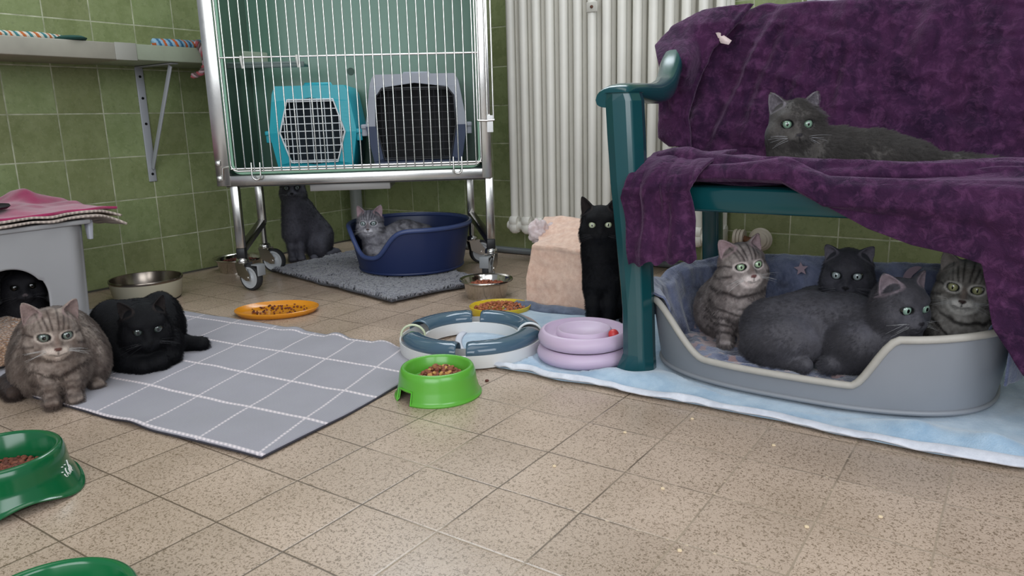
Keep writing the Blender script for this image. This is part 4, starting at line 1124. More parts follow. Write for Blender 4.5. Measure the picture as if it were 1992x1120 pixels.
class Field:
    """signed distance field assembled from ellipsoids and tapered capsules (centimetres)"""
    def __init__(s): s.P = []
    def ell(s, c, r, k=1.5, R=None, sub=False): s.P.append(('e', np.array(c, float), np.array(r, float), k, R, sub)); return s
    def cap(s, a, b, ra, rb, k=1.5): s.P.append(('c', np.array(a, float), np.array(b, float), (ra, rb), k, None)); return s
    def ear(s, base, tip, face, W, D, k=.5): s.P.append(('r', np.array(base, float), np.array(tip, float), (np.array(face, float), W, D), k, None)); return s
    def chain(s, pts, k=1.5):
        for (a, ra), (b, rb) in zip(pts[:-1], pts[1:]): s.cap(a, b, ra, rb, k)
        return s
    def bbox(s):
        lo = np.full(3, 1e9); hi = -lo
        for p in s.P:
            if p[0] == 'e' and not p[5]: r = p[2].max(); lo = np.minimum(lo, p[1] - r); hi = np.maximum(hi, p[1] + r)
            elif p[0] in 'cr':
                r = max(p[3]) if p[0] == 'c' else 2.2
                for q in (p[1], p[2]): lo = np.minimum(lo, q - r); hi = np.maximum(hi, q + r)
        return lo, hi
    def eval(s, vox, zmin=None):
        lo, hi = s.bbox(); lo -= 1.2; hi += 1.2
        if zmin is not None: lo[2] = max(lo[2], zmin - 2 * vox)
        n = np.ceil((hi - lo) / vox).astype(int) + 1
        F = np.full(n, 9.0, np.float32)
        ax = [lo[i] + vox * np.arange(n[i]) for i in range(3)]
        def loc(a, b, m):
            i0 = np.maximum(0, ((a - m - lo) / vox).astype(int)); i1 = np.minimum(n, ((b + m - lo) / vox).astype(int) + 2)
            return i0, i1
        for p in s.P:
            k = p[3] if p[0] == 'e' else p[4]
            if p[0] == 'e': r = p[2].max(); a, b = p[1] - r, p[1] + r
            else:
                r = max(p[3]) if p[0] == 'c' else 2.2; a, b = np.minimum(p[1], p[2]) - r, np.maximum(p[1], p[2]) + r
            i0, i1 = loc(a, b, max(k, .3) + 2 * vox)
            if np.any(i1 <= i0): continue
            sl = tuple(slice(i0[j], i1[j]) for j in range(3))
            X, Y, Z = np.meshgrid(*(ax[j][sl[j]] for j in range(3)), indexing='ij')
            Q = np.stack([X, Y, Z], -1).astype(np.float32)
            if p[0] == 'e':
                q = Q - p[1]
                if p[4] is not None: q = q @ p[4]
                k0 = np.linalg.norm(q / p[2], axis=-1); k1 = np.linalg.norm(q / p[2] ** 2, axis=-1) + 1e-6
                d = k0 * (k0 - 1) / k1
            elif p[0] == 'c':
                ba = p[2] - p[1]; h = np.clip(((Q - p[1]) @ ba) / (ba @ ba + 1e-9), 0, 1)
                d = np.linalg.norm(Q - p[1] - h[..., None] * ba, axis=-1) - (p[3][0] + (p[3][1] - p[3][0]) * h)
            else:
                d = s.ear_d(Q, p)
            cur = F[sl]
            if p[0] == 'e' and p[5]:
                h = np.maximum(k - np.abs(cur + d), 0) / k; F[sl] = np.maximum(cur, -d) + h * h * k * .25
            else:
                h = np.maximum(k - np.abs(cur - d), 0) / k; F[sl] = np.minimum(cur, d) - h * h * k * .25
        return F, lo
    @staticmethod
    def ear_frame(p):
        ax = p[2] - p[1]; L = np.linalg.norm(ax); ax = ax / L
        f = p[3][0] - ax * (p[3][0] @ ax); f /= np.linalg.norm(f); w = np.cross(ax, f); return ax, L, f, w
    @staticmethod
    def ear_d(Q, p, inner=False):
        ax, L, f, w = Field.ear_frame(p); W0, D0 = p[3][1], p[3][2]
        q = Q - p[1]; h = (q @ ax) / L; a = q @ w; b = q @ f
        hc = np.clip(h, -.25, .999)
        W = W0 * (1 - hc) ** .62 + .02; D = D0 * (1 - hc) ** .7 + .12
        b0 = b + .35 * D0 * np.clip(h, 0, 1) * 0
        d = (np.sqrt((a / W) ** 2 + (b0 / D) ** 2) - 1) * np.minimum(W, D)
        d = np.maximum(d, (h - 1) * L); d = np.maximum(d, (-.25 - h) * L)
        Wi, Di = W * .84, D * .98
        di = (np.sqrt((a / Wi) ** 2 + ((b0 - D * .30 - .34) / Di) ** 2) - 1) * np.minimum(Wi, Di)
        di = np.maximum(di, (.0 - h) * L)
        if inner: return di
        return np.maximum(d, -di)

def surface_nets(F, lo, vox):
    S = F < 0
    n = np.array(F.shape)
    c = np.zeros(n - 1, np.uint8)
    for dx in (0, 1):
        for dy in (0, 1):
            for dz in (0, 1): c += S[dx:n[0] - 1 + dx, dy:n[1] - 1 + dy, dz:n[2] - 1 + dz]
    act = np.argwhere((c > 0) & (c < 8))
    idx = np.full(n - 1, -1, np.int64); idx[tuple(act.T)] = np.arange(len(act))
    acc = np.zeros((len(act), 3)); cnt = np.zeros(len(act))
    cr = [(0, 0, 0), (1, 0, 0), (0, 1, 0), (1, 1, 0), (0, 0, 1), (1, 0, 1), (0, 1, 1), (1, 1, 1)]
    for i in range(8):
        for j in range(i + 1, 8):
            a, b = np.array(cr[i]), np.array(cr[j])
            if np.abs(a - b).sum() != 1: continue
            fa = F[tuple((act + a).T)].astype(float); fb = F[tuple((act + b).T)].astype(float)
            m = (fa < 0) != (fb < 0); t = np.where(m, fa / (fa - fb + 1e-12), 0)
            acc += np.where(m[:, None], a + t[:, None] * (b - a), 0); cnt += m
    V = lo + vox * (act + acc / cnt[:, None])
    quads = []
    for ax in range(3):
        u, v = (ax + 1) % 3, (ax + 2) % 3
        sl0 = [slice(None)] * 3; sl1 = [slice(None)] * 3
        sl0[ax] = slice(0, -1); sl1[ax] = slice(1, None)
        a = S[tuple(sl0)]; b = S[tuple(sl1)]; e = np.argwhere(a != b)
        e = e[(e[:, u] > 0) & (e[:, v] > 0) & (e[:, u] < n[u] - 1) & (e[:, v] < n[v] - 1)]
        flip = a[tuple(e.T)]
        du = np.zeros(3, int); du[u] = 1; dv = np.zeros(3, int); dv[v] = 1
        q = [idx[tuple((e - du - dv).T)], idx[tuple((e - dv).T)], idx[tuple(e.T)], idx[tuple((e - du).T)]]
        q = np.stack(q, 1); q[~flip] = q[~flip][:, ::-1]; quads.append(q)
    Q = np.vstack(quads); Q = Q[(Q >= 0).all(1)]
    return V, Q

_eye_mats = {}
def eye_mat(col, slit, wide):
    key = (col, slit, wide)
    if key in _eye_mats: return _eye_mats[key]
    t = NT('cat eye ' + col); p = t.xyz(t.obj())
    yy = t.math('DIVIDE', p[1], slit); zz = t.math('DIVIDE', p[2], wide)
    pr_ = t.math('SQRT', t.math('ADD', t.math('MULTIPLY', yy, yy), t.math('MULTIPLY', zz, zz)))
    pupil = t.remap(pr_, .9, 1.08, 1, 0)
    r = t.math('SQRT', t.math('ADD', t.math('MULTIPLY', p[1], p[1]), t.math('MULTIPLY', p[2], p[2])))
    c = lin(col); c2 = tuple(x * .55 for x in c[:3]) + (1,)
    iris = t.mix(t.remap(r, .0030, .0078), tuple(min(1, x * 1.15) for x in c[:3]) + (1,), c2)
    iris = t.mix(t.remap(r, .0080, .0090), iris, (.004, .004, .004, 1))
    t.set(Base_Color=t.mix(pupil, iris, (.002, .002, .002, 1)), Roughness=.08)
    t.b.inputs['Coat Weight'].default_value = 1.0; t.b.inputs['Coat Roughness'].default_value = .02
    _eye_mats[key] = t.m; return t.m

def fur_mat(name, rough=.62, sheen=.25, tint='#8a8f9c'):
    t = NT(name); at = t.n('ShaderNodeAttribute'); at.attribute_name = 'Col'
    a = t.noise(120, 3, .7, vec=t.obj(), dist=.4); b_ = t.noise(28, 3, .6, vec=t.obj())
    f = t.remap(t.math('ADD', t.math('MULTIPLY', a, .6), t.math('MULTIPLY', b_, .4)), .35, .65, .78, 1.22)
    hs = t.n('ShaderNodeHueSaturation'); t.l(at.outputs['Color'], hs.inputs['Color']); t.l(f, hs.inputs['Value'])
    t.set(Base_Color=hs.outputs[0], Roughness=rough)
    t.b.inputs['Sheen Weight'].default_value = sheen; t.b.inputs['Sheen Roughness'].default_value = .5; t.b.inputs['Sheen Tint'].default_value = lin(tint)
    t.b.inputs['Specular IOR Level'].default_value = .15
    t.bump(a, .45, .003)
    return t.m

def L3(c): return np.array(lin(c)[:3])
def mixc(a, b, t): return a + (b - a) * np.asarray(t)[:, None]

def make_cat(name, label, base, face_yaw, build, head, coat, fur=None, zmin=.15, vox=.23, seed=1, hair=16000, hairlen=.42, eyes='#9fb48a', pupil=(.0022, .0042), comb=(-.5, 0, -.5), whisk='#c8c8c8', group=None, scale=1.0, hairs=True, earsz=1.0, eye_open=.92, headk=1.0, earw=1.0):
    """base: world point under the cat; the frame is +x toward face_yaw, z up, centimetres"""
    fd = Field(); build(fd)
    # ---- head
    hy, hp, hr, E, hs_ = head                                  # yaw pitch roll, eye-mid point, scale
    R = rotm(hy, hp, hr); H0 = np.array(E) - R @ (np.array([3.2, 0, .35]) * hs_)
    def hp_(p): return H0 + R @ (np.array(p, float) * hs_)
    def he(c, r, k, yaw=0, sub=False): fd.ell(hp_(c), np.array(r) * hs_, k, R @ rotm(yaw), sub)
    he((-.6, 0, .9), (4.7, 4.55, 4.25), 1.0)
    for s_ in (-1, 1):
        he((.4, s_ * 2.75, -1.9), (3.1, 2.55 * headk, 2.8), 1.4)
        he((2.5, s_ * 1.6, 1.75), (1.7, 1.7, 1.2), 1.0)
    he((1.9, 0, -2.9), (2.6, 2.6, 1.9), 1.4)
    he((3.5, 0, -2.25), (2.15, 1.95, 1.5), 1.0)
    fd.cap(hp_((2.9, 0, 1.1)), hp_((4.8, 0, -1.5)), 1.2 * hs_, .72 * hs_, .7)
    for s_ in (-1, 1): he((4.35, s_ * .88, -2.5), (1.15, 1.12, .92), .35)
    he((3.9, 0, -3.55), (1.0, 1.0, .75), .5)
    he((5.1, 0, -1.9), (.55, .72, .5), .3)
    for s_ in (-1, 1):
        he((4.35, s_ * 2.08, .35), (1.2, 1.16 * eye_open, .80 * eye_open), .20, s_ * 24, True)
    ears = []
    for s_ in (-1, 1):
        eb = hp_((-.3, s_ * 2.85, 3.2)); et = hp_((-.9, s_ * 4.75, 3.2 + 4.3 * earsz))
        fc = R @ np.array([math.cos(math.radians(28)), s_ * math.sin(math.radians(28)), .1])
        fd.ear(eb, et, fc, 2.15 * hs_ * earw, 1.35 * hs_, .6); ears.append(fd.P[-1])
    F, lo = fd.eval(vox, zmin)
    ground = lo[2] + vox * np.arange(F.shape[2])
    F = np.maximum(F, (zmin - ground)[None, None, :].astype(np.float32))
    V, Q = surface_nets(F, lo, vox)
    # ---- colour
    hl = (V - H0) @ R / hs_                                    # head-local coordinates
    hw = sstep(7.2, 5.8, np.linalg.norm(hl * np.array([1, 1, .95]), axis=1)) if True else 0
    inner = np.zeros(len(V))
    for e in ears:
        d = np.abs(Field.ear_d(V, e, inner=True)); ax, L, f, w = Field.ear_frame(e); h = ((V - e[1]) @ ax) / L
        inner = np.maximum(inner, sstep(.30, .12, d) * sstep(.98, .85, h) * sstep(-.1, .1, h) * ((V - e[1]) @ f > -.9))
    ye = np.abs(hl[:, 1])
    eyed = np.sqrt(((hl[:, 0] - 3.7) / 1.7) ** 2 + ((ye - 2.05) / 1.38) ** 2 + ((hl[:, 2] - .35) / 1.0) ** 2)
    ctx = dict(V=V, hl=hl, hw=hw, inner=inner, ye=ye, eyed=eyed, seed=seed)
    col = coat(ctx)
    me = bpy.data.meshes.new(name)
    me.from_pydata((V * .01).tolist(), [], Q.tolist())
    me.polygons.foreach_set('use_smooth', [True] * len(me.polygons))
    ca = me.color_attributes.new('Col', 'BYTE_COLOR', 'CORNER')
    li = np.empty(len(me.loops), np.int32); me.loops.foreach_get('vertex_index', li)
    arr = np.ones((len(li), 4), np.float32); arr[:, :3] = np.clip(col, 0, 1)[li]
    ca.data.foreach_set('color', arr.ravel()); me.update()
    o = bpy.data.objects.new(name, me); me.materials.append(fur or FUR); link(o)
    o.location = base; o.rotation_euler = (0, 0, math.radians(face_yaw)); o.scale = (scale,) * 3
    tag(o, label, 'cat', group)
    # gentle smoothing of the voxel steps
    sm = o.modifiers.new('smooth', 'SMOOTH'); sm.factor = .5; sm.iterations = 2
    # ---- eyes, nose, whiskers
    for s_ in (-1, 1):
        c = hp_((2.98, s_ * 1.98, .35)) * .01
        r = 1.16 * hs_ * .01
        b = MB(); b.lathe([(r * math.sin(a), -r * math.cos(a)) for a in np.linspace(0, PI, 24)], 32)
        e = b.build('eye', eye_mat(eyes, pupil[0], pupil[1]), o)
        Rm = R @ rotm(s_ * 5, 0, 0)
        e.matrix_local = Matrix.Translation(Vector(c)) @ Matrix(Rm.tolist()).to_4x4()
    rg = np.random.default_rng(seed + 50); b = MB()
    for s_ in (-1, 1):
        for i in range(7):
            p = np.array([4.6 - .35 * (i % 3), s_ * (1.3 + .2 * (i % 3)), -2.2 - .25 * (i // 3)])
            d = np.array([rg.uniform(-.1, .35), s_ * 1.0, rg.uniform(-.35, .25)]); d /= np.linalg.norm(d); Lw = rg.uniform(3.2, 5.2)
            P = [hp_(p + d * Lw * t_ + np.array([-.5 * t_ * t_, 0, -.7 * t_ * t_])) * .01 for t_ in np.linspace(0, 1, 7)]
            b.tube(P, list(np.linspace(.00022, .00007, 7)), 4)
    wk = b.build('whiskers', plain('whisker ' + whisk, whisk, .4), o); wk['kind'] = 'stuff'
    if hairs and not NOHAIR:
        vg = o.vertex_groups.new(name='length'); vd = o.vertex_groups.new(name='density')
        facew = sstep(8.2, 4.0, np.linalg.norm(hl - np.array([4.3, 0, -1.2]), axis=1)); isear = np.zeros(len(V))
        for e_ in ears:
            ax, L, f, w = Field.ear_frame(e_); h = ((V - e_[1]) @ ax) / L
            isear = np.maximum(isear, sstep(.05, .3, h) * (np.linalg.norm(V - e_[1], axis=1) < 6))
        ln = 1 - .68 * facew; ln = ln * (1 - .75 * isear); dn = np.where(eyed < 1.02, 0, 1.0) * (1 - .45 * isear)
        nose = np.linalg.norm((hl - np.array([5.35, 0, -1.88])) / np.array([.6, .8, .55]), axis=1); dn = np.where(nose < 1, 0, dn)
        for q in np.unique(np.round(ln, 1)): vg.add(np.where(np.round(ln, 1) == q)[0].tolist(), float(max(q, .12)), 'REPLACE')
        for q in np.unique(np.round(dn, 1)): vd.add(np.where(np.round(dn, 1) == q)[0].tolist(), float(q), 'REPLACE')
        pm = o.modifiers.new('fur', 'PARTICLE_SYSTEM'); ps = o.particle_systems[0]; st_ = ps.settings
        st_.type = 'HAIR'; st_.use_advanced_hair = True; st_.count = hair; st_.hair_length = hairlen * .01 * 1.0
        st_.hair_step = 4; st_.display_step = 3; st_.render_step = 3
        st_.normal_factor = .42 * hairlen * .01; st_.object_align_factor = tuple(x * hairlen * .01 for x in comb); st_.factor_random = .0016 * hairlen
        st_.use_modifier_stack = False
        st_.root_radius = .32; st_.tip_radius = .06; st_.radius_scale = .0009; st_.material = 1
        st_.child_type = 'INTERPOLATED'; st_.rendered_child_count = 9; st_.child_percent = 1 if hasattr(st_, 'child_percent') else 0
        st_.child_length = 1.0; st_.roughness_1 = .0015; st_.roughness_1_size = .01; st_.roughness_2 = .002; st_.clump_factor = .15
        ps.vertex_group_length = 'length'; ps.vertex_group_density = 'density'; ps.seed = seed
    return o
FUR = fur_mat('short cat fur')
FURB = fur_mat('black cat fur', .75, .18, '#4a4c58')

# ---- coats
def common_face(c, ctx, ear, nose, line=(.004, .004, .004), linew=1.0):
    hl = ctx['hl']
    c = mixc(c, L3(ear), ctx['inner'] * .9)
    nd = np.linalg.norm((hl - np.array([5.4, 0, -1.8])) / np.array([.8, .72, .42]), axis=1)
    c = mixc(c, L3(nose), sstep(1.15, .85, nd))
    m = (hl[:, 0] > 3.6) & (hl[:, 0] < 6)
    mouth = np.exp(-((hl[:, 1] / .16) ** 2)) * sstep(-1.85, -2.05, hl[:, 2]) * sstep(-3.05, -2.85, hl[:, 2]) * m
    smile = np.exp(-(((hl[:, 2] + 3.08 + .2 * np.cos(np.clip(np.abs(hl[:, 1]), 0, 1.6) * 2.6)) / .16) ** 2)) * (np.abs(hl[:, 1]) < 1.5) * m
    c = mixc(c, np.array(line), np.maximum(mouth, smile * .8) * .8)
    c = mixc(c, np.array(line), sstep(1.0, .86, ctx['eyed']) * (hl[:, 0] > 2) * linew)
    return c
def solid_coat(base, dark, ear='#4a4048', nose='#2a2628', light=None):
    def f(ctx):
        V = ctx['V']; n = fbm(V, .16, 3, ctx['seed']); n2 = fbm(V * np.array([1, 1, 1]), .9, 2, ctx['seed'] + 5)
        c = mixc(L3(base)[None].repeat(len(V), 0), L3(dark), np.clip(.5 + .25 * n + .15 * n2, 0, 1))
        if light: c = mixc(c, L3(light), np.clip(.35 * fbm(V, .3, 2, 77), 0, .4))
        hl = ctx['hl']; c = mixc(c, L3(dark), .35 * ctx['hw'] * sstep(1.2, 3.2, hl[:, 2]))
        mz = sstep(1.2, .5, np.linalg.norm((hl - np.array([4.4, 0, -2.6])) / np.array([2.2, 2.4, 1.7]), axis=1)); c = mixc(c, np.clip(L3(base) * 1.5, 0, 1), .45 * mz)
        return common_face(c, ctx, ear, nose)
    return f
def tabby_coat(base, stripe, light, ear='#b08e8c', nose='#8a5a58', body=None, strength=.75, hstr=.85, belly=None):
    def f(ctx):
        V, hl, hw, ye = ctx['V'], ctx['hl'], ctx['hw'], ctx['ye']
        n = fbm(V, .5, 3, ctx['seed']); n2 = fbm(V, 1.4, 2, ctx['seed'] + 3)
        c = mixc(L3(base)[None].repeat(len(V), 0), L3(light), np.clip(.18 + .22 * n + .15 * n2, 0, 1))
        sb = body(V, n) if body else 0 * n
        c = mixc(c, L3(stripe), np.clip(sb, 0, 1) * strength * (1 - hw))
        c = mixc(c, L3(stripe), .30 * sstep(0, -5, V[:, 0]) * (1 - hw))
        if belly is not None: c = mixc(c, L3(light), belly(V) * (1 - hw) * .7)
        x, y, z = hl.T
        # forehead stripes
        st1 = np.exp(-((ye - (.55 + .10 * (z - 2))) / .20) ** 2) + np.exp(-((ye - (1.35 + .25 * (z - 2))) / .22) ** 2) + np.exp(-((ye - (2.3 + .2 * (z - 2))) / .2) ** 2) * .7
        st1 = st1 * sstep(1.35, 1.9, z) * sstep(5.6, 4.6, z) * (x > -1.5)
        # cheek stripes running back from the eye
        st2 = (np.exp(-((z - (.35 + .12 * (ye - 3))) / .24) ** 2) + .9 * np.exp(-((z + 1.3 + .25 * (ye - 3)) / .3) ** 2) + .6 * np.exp(-((z + 2.9 + .2 * (ye - 3)) / .3) ** 2)) * sstep(3.2, 3.8, ye) * (x < 3.2)
        st3 = np.exp(-((ye - .95) / .16) ** 2) * sstep(.9, .3, z) * sstep(-1.6, -.6, z) * (x > 3.2) * .35
        c = mixc(c, L3(stripe), np.clip(st1 + st2 + st3, 0, 1) * hstr * hw)
        # pale rings by the eyes, muzzle and chin
        ring = sstep(1.42, 1.12, ctx['eyed']) * (x > 1.8)
        c = mixc(c, L3(light) * 1.25, ring * .55)
        inn = np.exp(-((ye - .95) / .3) ** 2) * np.exp(-((z - .75) / .55) ** 2) * (x > 3)
        c = mixc(c, L3(light) * 1.3, inn * .5)
        muz = sstep(2.1, 1.3, np.sqrt((ye / 2.1) ** 2 + ((z + 3.0) / 1.25) ** 2 + ((x - 4.3) / 2.2) ** 2) * 1.3)
        c = mixc(c, L3(light) * 1.35, muz * .8)
        nb = np.exp(-(y / .5) ** 2) * sstep(-1.7, -1.0, z) * sstep(1.2, .2, z) * (x > 3.5); c = mixc(c, L3('#7d665c'), nb * .4)
        return common_face(c, ctx, ear, nose)
    return f
def paw(fd, p, yaw=0, s=1.0, toes=True, k=.8):
    p = np.array(p, float); R = rotm(yaw)
    fd.ell(p, (2.2 * s, 1.6 * s, 1.25 * s), k, R)
    if toes:
        for t_ in (-1.1, -.38, .38, 1.1): fd.ell(p + R @ np.array([1.55 - .25 * abs(t_), t_ * .95, -.15]) * s, (.95 * s, .55 * s, .85 * s), .28, R)

# 1 ---------------------------------------------------------------- tabby on the mat, left front
def b1(f):
    f.ell((-9.5, 3.2, 8.2), (12.5, 8.6, 8.8), 2.5); f.ell((-3, 2.6, 8.0), (9, 7.4, 7.2), 2.5)
    f.ell((-6, -2.6, 5.4), (7, 3.6, 5.6), 2.5); f.ell((-6, 8.8, 5.4), (7, 3.8, 5.6), 2.5)
    f.ell((3.6, 2.4, 8.2), (5.0, 5.4, 5.8), 2.5)
    f.cap((3, 2.6, 11.5), (4.6, 2.8, 13.5), 4.4, 4.0, 2.0)
    for y in (.35, 4.35):
        f.chain([((4.2, y + (y - 2.4) * .4, 8), 2.4), ((6.4, y, 4.5), 1.75), ((7.1, y, 1.6), 1.4)], .8); paw(f, (8.1, y, 1.35), 3 * (y - 2.4), .88)
    paw(f, (.2, 9.0, 1.2), 10, .85)
    f.chain([((-16, 2, 3), 2.2), ((-15, -5, 2), 1.9), ((-9, -7.6, 1.7), 1.7), ((-2.5, -6.2, 1.6), 1.5)], .8)
def body1(V, n):
    x, y, z = V.T
    chest = np.sin((z + .35 * np.abs(y - 2.5) * -1 + .5 * n) * 2.1 + 1.2) ** 3 * sstep(2.5, 5.5, x) * sstep(3.5, 6, z) * sstep(16, 12, z)
    legs = np.sin(z * 2.3 + n) ** 2 * sstep(7, 4, z) * (x > 4) * .5
    flank = np.sin((x * .9 + n * 1.2 - z * .15) * 1.15) ** 3 * sstep(2, -2, x) * .55
    tail = ((z < 3.8) & (y < -4.5) & (x < -1)) * 1.0
    return np.maximum.reduce([chest, legs, flank, tail * 1.3])
def b2(f):
    f.ell((-6, 4.2, 6.5), (12, 9.5, 7.6), 2.5)
    f.ell((-8, -1.0, 7.0), (6.6, 5.2, 7.4), 1.6); f.ell((-8, 10.0, 7.2), (6.6, 4.8, 7.8), 1.6)
    f.ell((3.5, 5.0, 5), (6, 8.2, 5.2), 2.5); f.cap((2, 5, 8), (6.5, 5.6, 9.0), 5, 4.6, 2.0)
    f.cap((5.5, .5, 2.4), (10, 4.2, 1.9), 2.3, 1.9, 1.0); f.cap((5.5, 10, 2.4), (9.6, 6.8, 2.2), 2.4, 2.0, .8)
    f.ell((9.8, 7.4, 2.3), (2.0, 1.9, 1.9), .5)
    f.chain([((-10, 11, 2.6), 2.1), ((-4, 14.6, 2.0), 1.8), ((-2, 18.0, 1.9), 1.6)], .8)
def b3(f):
    f.cap((0, -6.2, 23), (-1, -6.4, 12), 4.5, 5.2, 2.0); f.cap((-1, -5.6, 26), (-3, -4, 20), 4.2, 5.0, 2.0)
    f.cap((-3, -3.5, 20), (-7, 1.5, 9.5), 5.2, 7.2, 2.5); f.ell((-6, 2.2, 6), (7, 5.6, 6.4), 2.0); f.ell((-3.2, 3.6, 5.2), (5.8, 3.4, 5.4), 1.2)
    for y in (-8.3, -5.0): f.chain([((0, y + .3, 12), 2.6), ((1.2, y, 6), 1.6), ((1.6, y, 1.6), 1.4)], 1.2); paw(f, (2.4, y, 1.3), 0, .9)
    paw(f, (2.0, .2, 1.2), 10, .9); f.chain([((-10, 6, 2), 1.8), ((-4, 9.5, 1.7), 1.6), ((1, 6.5, 1.5), 1.3)], .8)
def b4(f):
    f.ell((0, -8, 6.5), (5.2, 5.2, 6.5), 2.0); f.cap((1, -9, 9), (2, -10.5, 12.5), 3.8, 3.6, 2.0)
    f.chain([((-2, -5, 8.0), 5.6), ((-4.5, 2, 8.8), 6.6), ((-5, 8, 7.2), 6.2), ((-4, 11, 5.5), 4.8)], 2.0)
    f.ell((0, 6, 5.5), (5.5, 6.5, 5.5), 1.6); f.chain([((1, -6, 6), 2.6), ((3.6, -8.2, 4.6), 1.7)], 1.2); paw(f, (5.0, -8.6, 4.4), -10, .8)
    f.chain([((2.5, -11, 6), 2.2), ((4.2, -10.6, 2.2), 1.5)], 1.2); paw(f, (5.2, -10.6, 1.4), 0, .8)
def b5(f):
    f.cap((0, 2.0, 23), (-.5, 2.1, 12), 4.1, 4.3, 2.0); f.cap((0, 2.0, 26), (-2, 2.4, 21), 4.2, 4.6, 2.0)
    f.cap((-3, 2.8, 19), (-7, 4.0, 9.5), 4.6, 6.4, 2.5); f.ell((-6, 4.6, 6), (7, 5.4, 6.2), 2.0)
    for y in (.3, 4.2): f.chain([((.4, y + .2, 12), 2.5), ((1.8, y - .1, 6), 1.75), ((2.4, y - .2, 1.6), 1.5)], 1.0); paw(f, (3.2, y - .2, 1.3), 0, .92)
    paw(f, (1.0, 8.6, 1.2), 10, .9); f.chain([((-9, 8, 2.2), 2.0), ((-3, 12.5, 1.8), 1.7), ((2.5, 13.5, 1.6), 1.4)], .8)
def b6(f):
    f.cap((0, -2.2, 13.5), (-.6, -2.4, 8), 4.5, 5.0, 2.0); f.cap((-.5, -1.6, 15), (0, -1.2, 17), 4.4, 4.0, 2.0)
    f.cap((-3, -3, 12), (-8, -5, 7), 5.0, 6.6, 2.5); f.ell((-6.5, -5.5, 5.4), (6, 5.6, 5.6), 2.0)
    for y, dy in ((-4.6, -.3), (-.1, .1)): f.chain([((0.2, y + dy, 9), 2.35), ((1.8, y, 4.5), 1.65), ((2.4, y + .1, 1.4), 1.35)], .9); paw(f, (3.3, y + .1, 1.2), 0, .82)
def body6(V, n):
    x, y, z = V.T; yc = y + 2.2
    chest = np.sin((z - .10 * yc * yc * .5 + .4 * n) * 1.75 + .4) ** 3 * sstep(-3, 0, x) * sstep(8, 10, z) * sstep(16, 14, z)
    legs = np.sin((z + .3 * n + .2 * yc) * 1.9) ** 4 * sstep(10, 8, z) * (x > -2) * sstep(1.5, 3, z)
    flank = np.sin((y * .9 + z * .5 + n * 1.2)) ** 3 * sstep(-1, -4, x) * .6
    return np.maximum.reduce([chest * 1.1, legs, flank])
def b7(f):
    f.chain([((-1.5, -6, 7), 5.0), ((-4, -12, 5.0), 5.0), ((-4, -17, 4), 4.2)], 2.5); f.ell((0, -5.5, 5.5), (5, 5.5, 5.5), 2.5); f.cap((-.5, -5.6, 7), (0, -5.6, 11), 5, 4.6, 2.0)
def b8(f):
    f.chain([((-1, -14.2, 6.2), 6.0), ((-2.4, -7.5, 6.9), 6.4), ((-2.2, 0, 7.3), 6.2), ((0, 5.5, 7.8), 5.0)], 2.5)
    f.ell((3.2, -11.2, 4.9), (6.2, 8.0, 5.4), 1.3, rotm(12)); f.ell((3.6, 2.2, 5.2), (5.4, 6.0, 5.4), 1.2)
    f.cap((.5, 5.5, 8.4), (2.6, 9.0, 11.6), 4.9, 4.4, 2.0); f.ell((3, 8.5, 6.5), (4.2, 4.5, 5.5), 2.0)
    f.cap((4, 3, 2.6), (7.2, -2.5, 1.9), 2.2, 1.7, .9); f.chain([((2, -18, 2.4), 2.0), ((6.6, -14, 1.8), 1.6), ((8.4, -7, 1.6), 1.4)], .7)
def b9(f):
    f.ell((-.5, 0, 8.0), (5.6, 6.3, 7), 2.5); f.ell((-6, 0, 5.8), (6.5, 6.6, 5.8), 2.5); f.cap((-.6, 0, 10), (0, 0, 13), 5.0, 4.6, 2.0); paw(f, (4.2, -3, 1.3), 0, .9); paw(f, (4.2, 2.4, 1.3), 0, .9)
def body9(V, n):
    x, y, z = V.T
    a = np.sin((z - .07 * y * y + .5 * n + .25 * y) * 1.9 + .5) ** 3 * sstep(-3, 0, x) * sstep(14.5, 12.5, z)
    b = np.sin((y + z * .4 + n)) ** 3 * sstep(0, -3, x)
    return np.maximum(a * 1.2, b)
def b10(f):
    f.chain([((0, -1, 3.6), 4.6), ((-2.6, 6.5, 3.2), 4.6), ((-4, 14, 2.4), 4.7), ((-5, 21, .8), 4.4)], 2.2)
    f.ell((1.6, 5.2, 2.6), (4.0, 4.6, 4.0), 1.3); f.ell((-1.6, 17.5, 1.2), (4.4, 6.4, 4.3), 1.3)
    f.cap((3, 6, 1.0), (5, -1, .8), 1.9, 1.6, 1.0); f.cap((0, -1.5, 4.5), (.6, -1.4, 6.4), 4.9, 4.6, 1.5)
    f.chain([((-4, 23, 1.2), 2.0), ((-3, 30, .9), 1.6), ((-1, 35, .8), 1.3)], .9)
def b11(f):
    f.ell((-3, 7.0, 4), (8, 8, 6.5), 2.5); f.cap((-1, 7.4, 6), (1, 7.4, 8.5), 4.6, 4.4, 2)
def body4(V, n):
    x, y, z = V.T
    a = np.sin((y * .95 + .5 * z + n * 1.3)) ** 2 * sstep(-4, 0, y) * sstep(3, 6, z); b = np.sin(z * 1.7 + n) ** 3 * sstep(-4, -7, y) * (z < 10)
    return np.maximum(a * .85, b * .7)
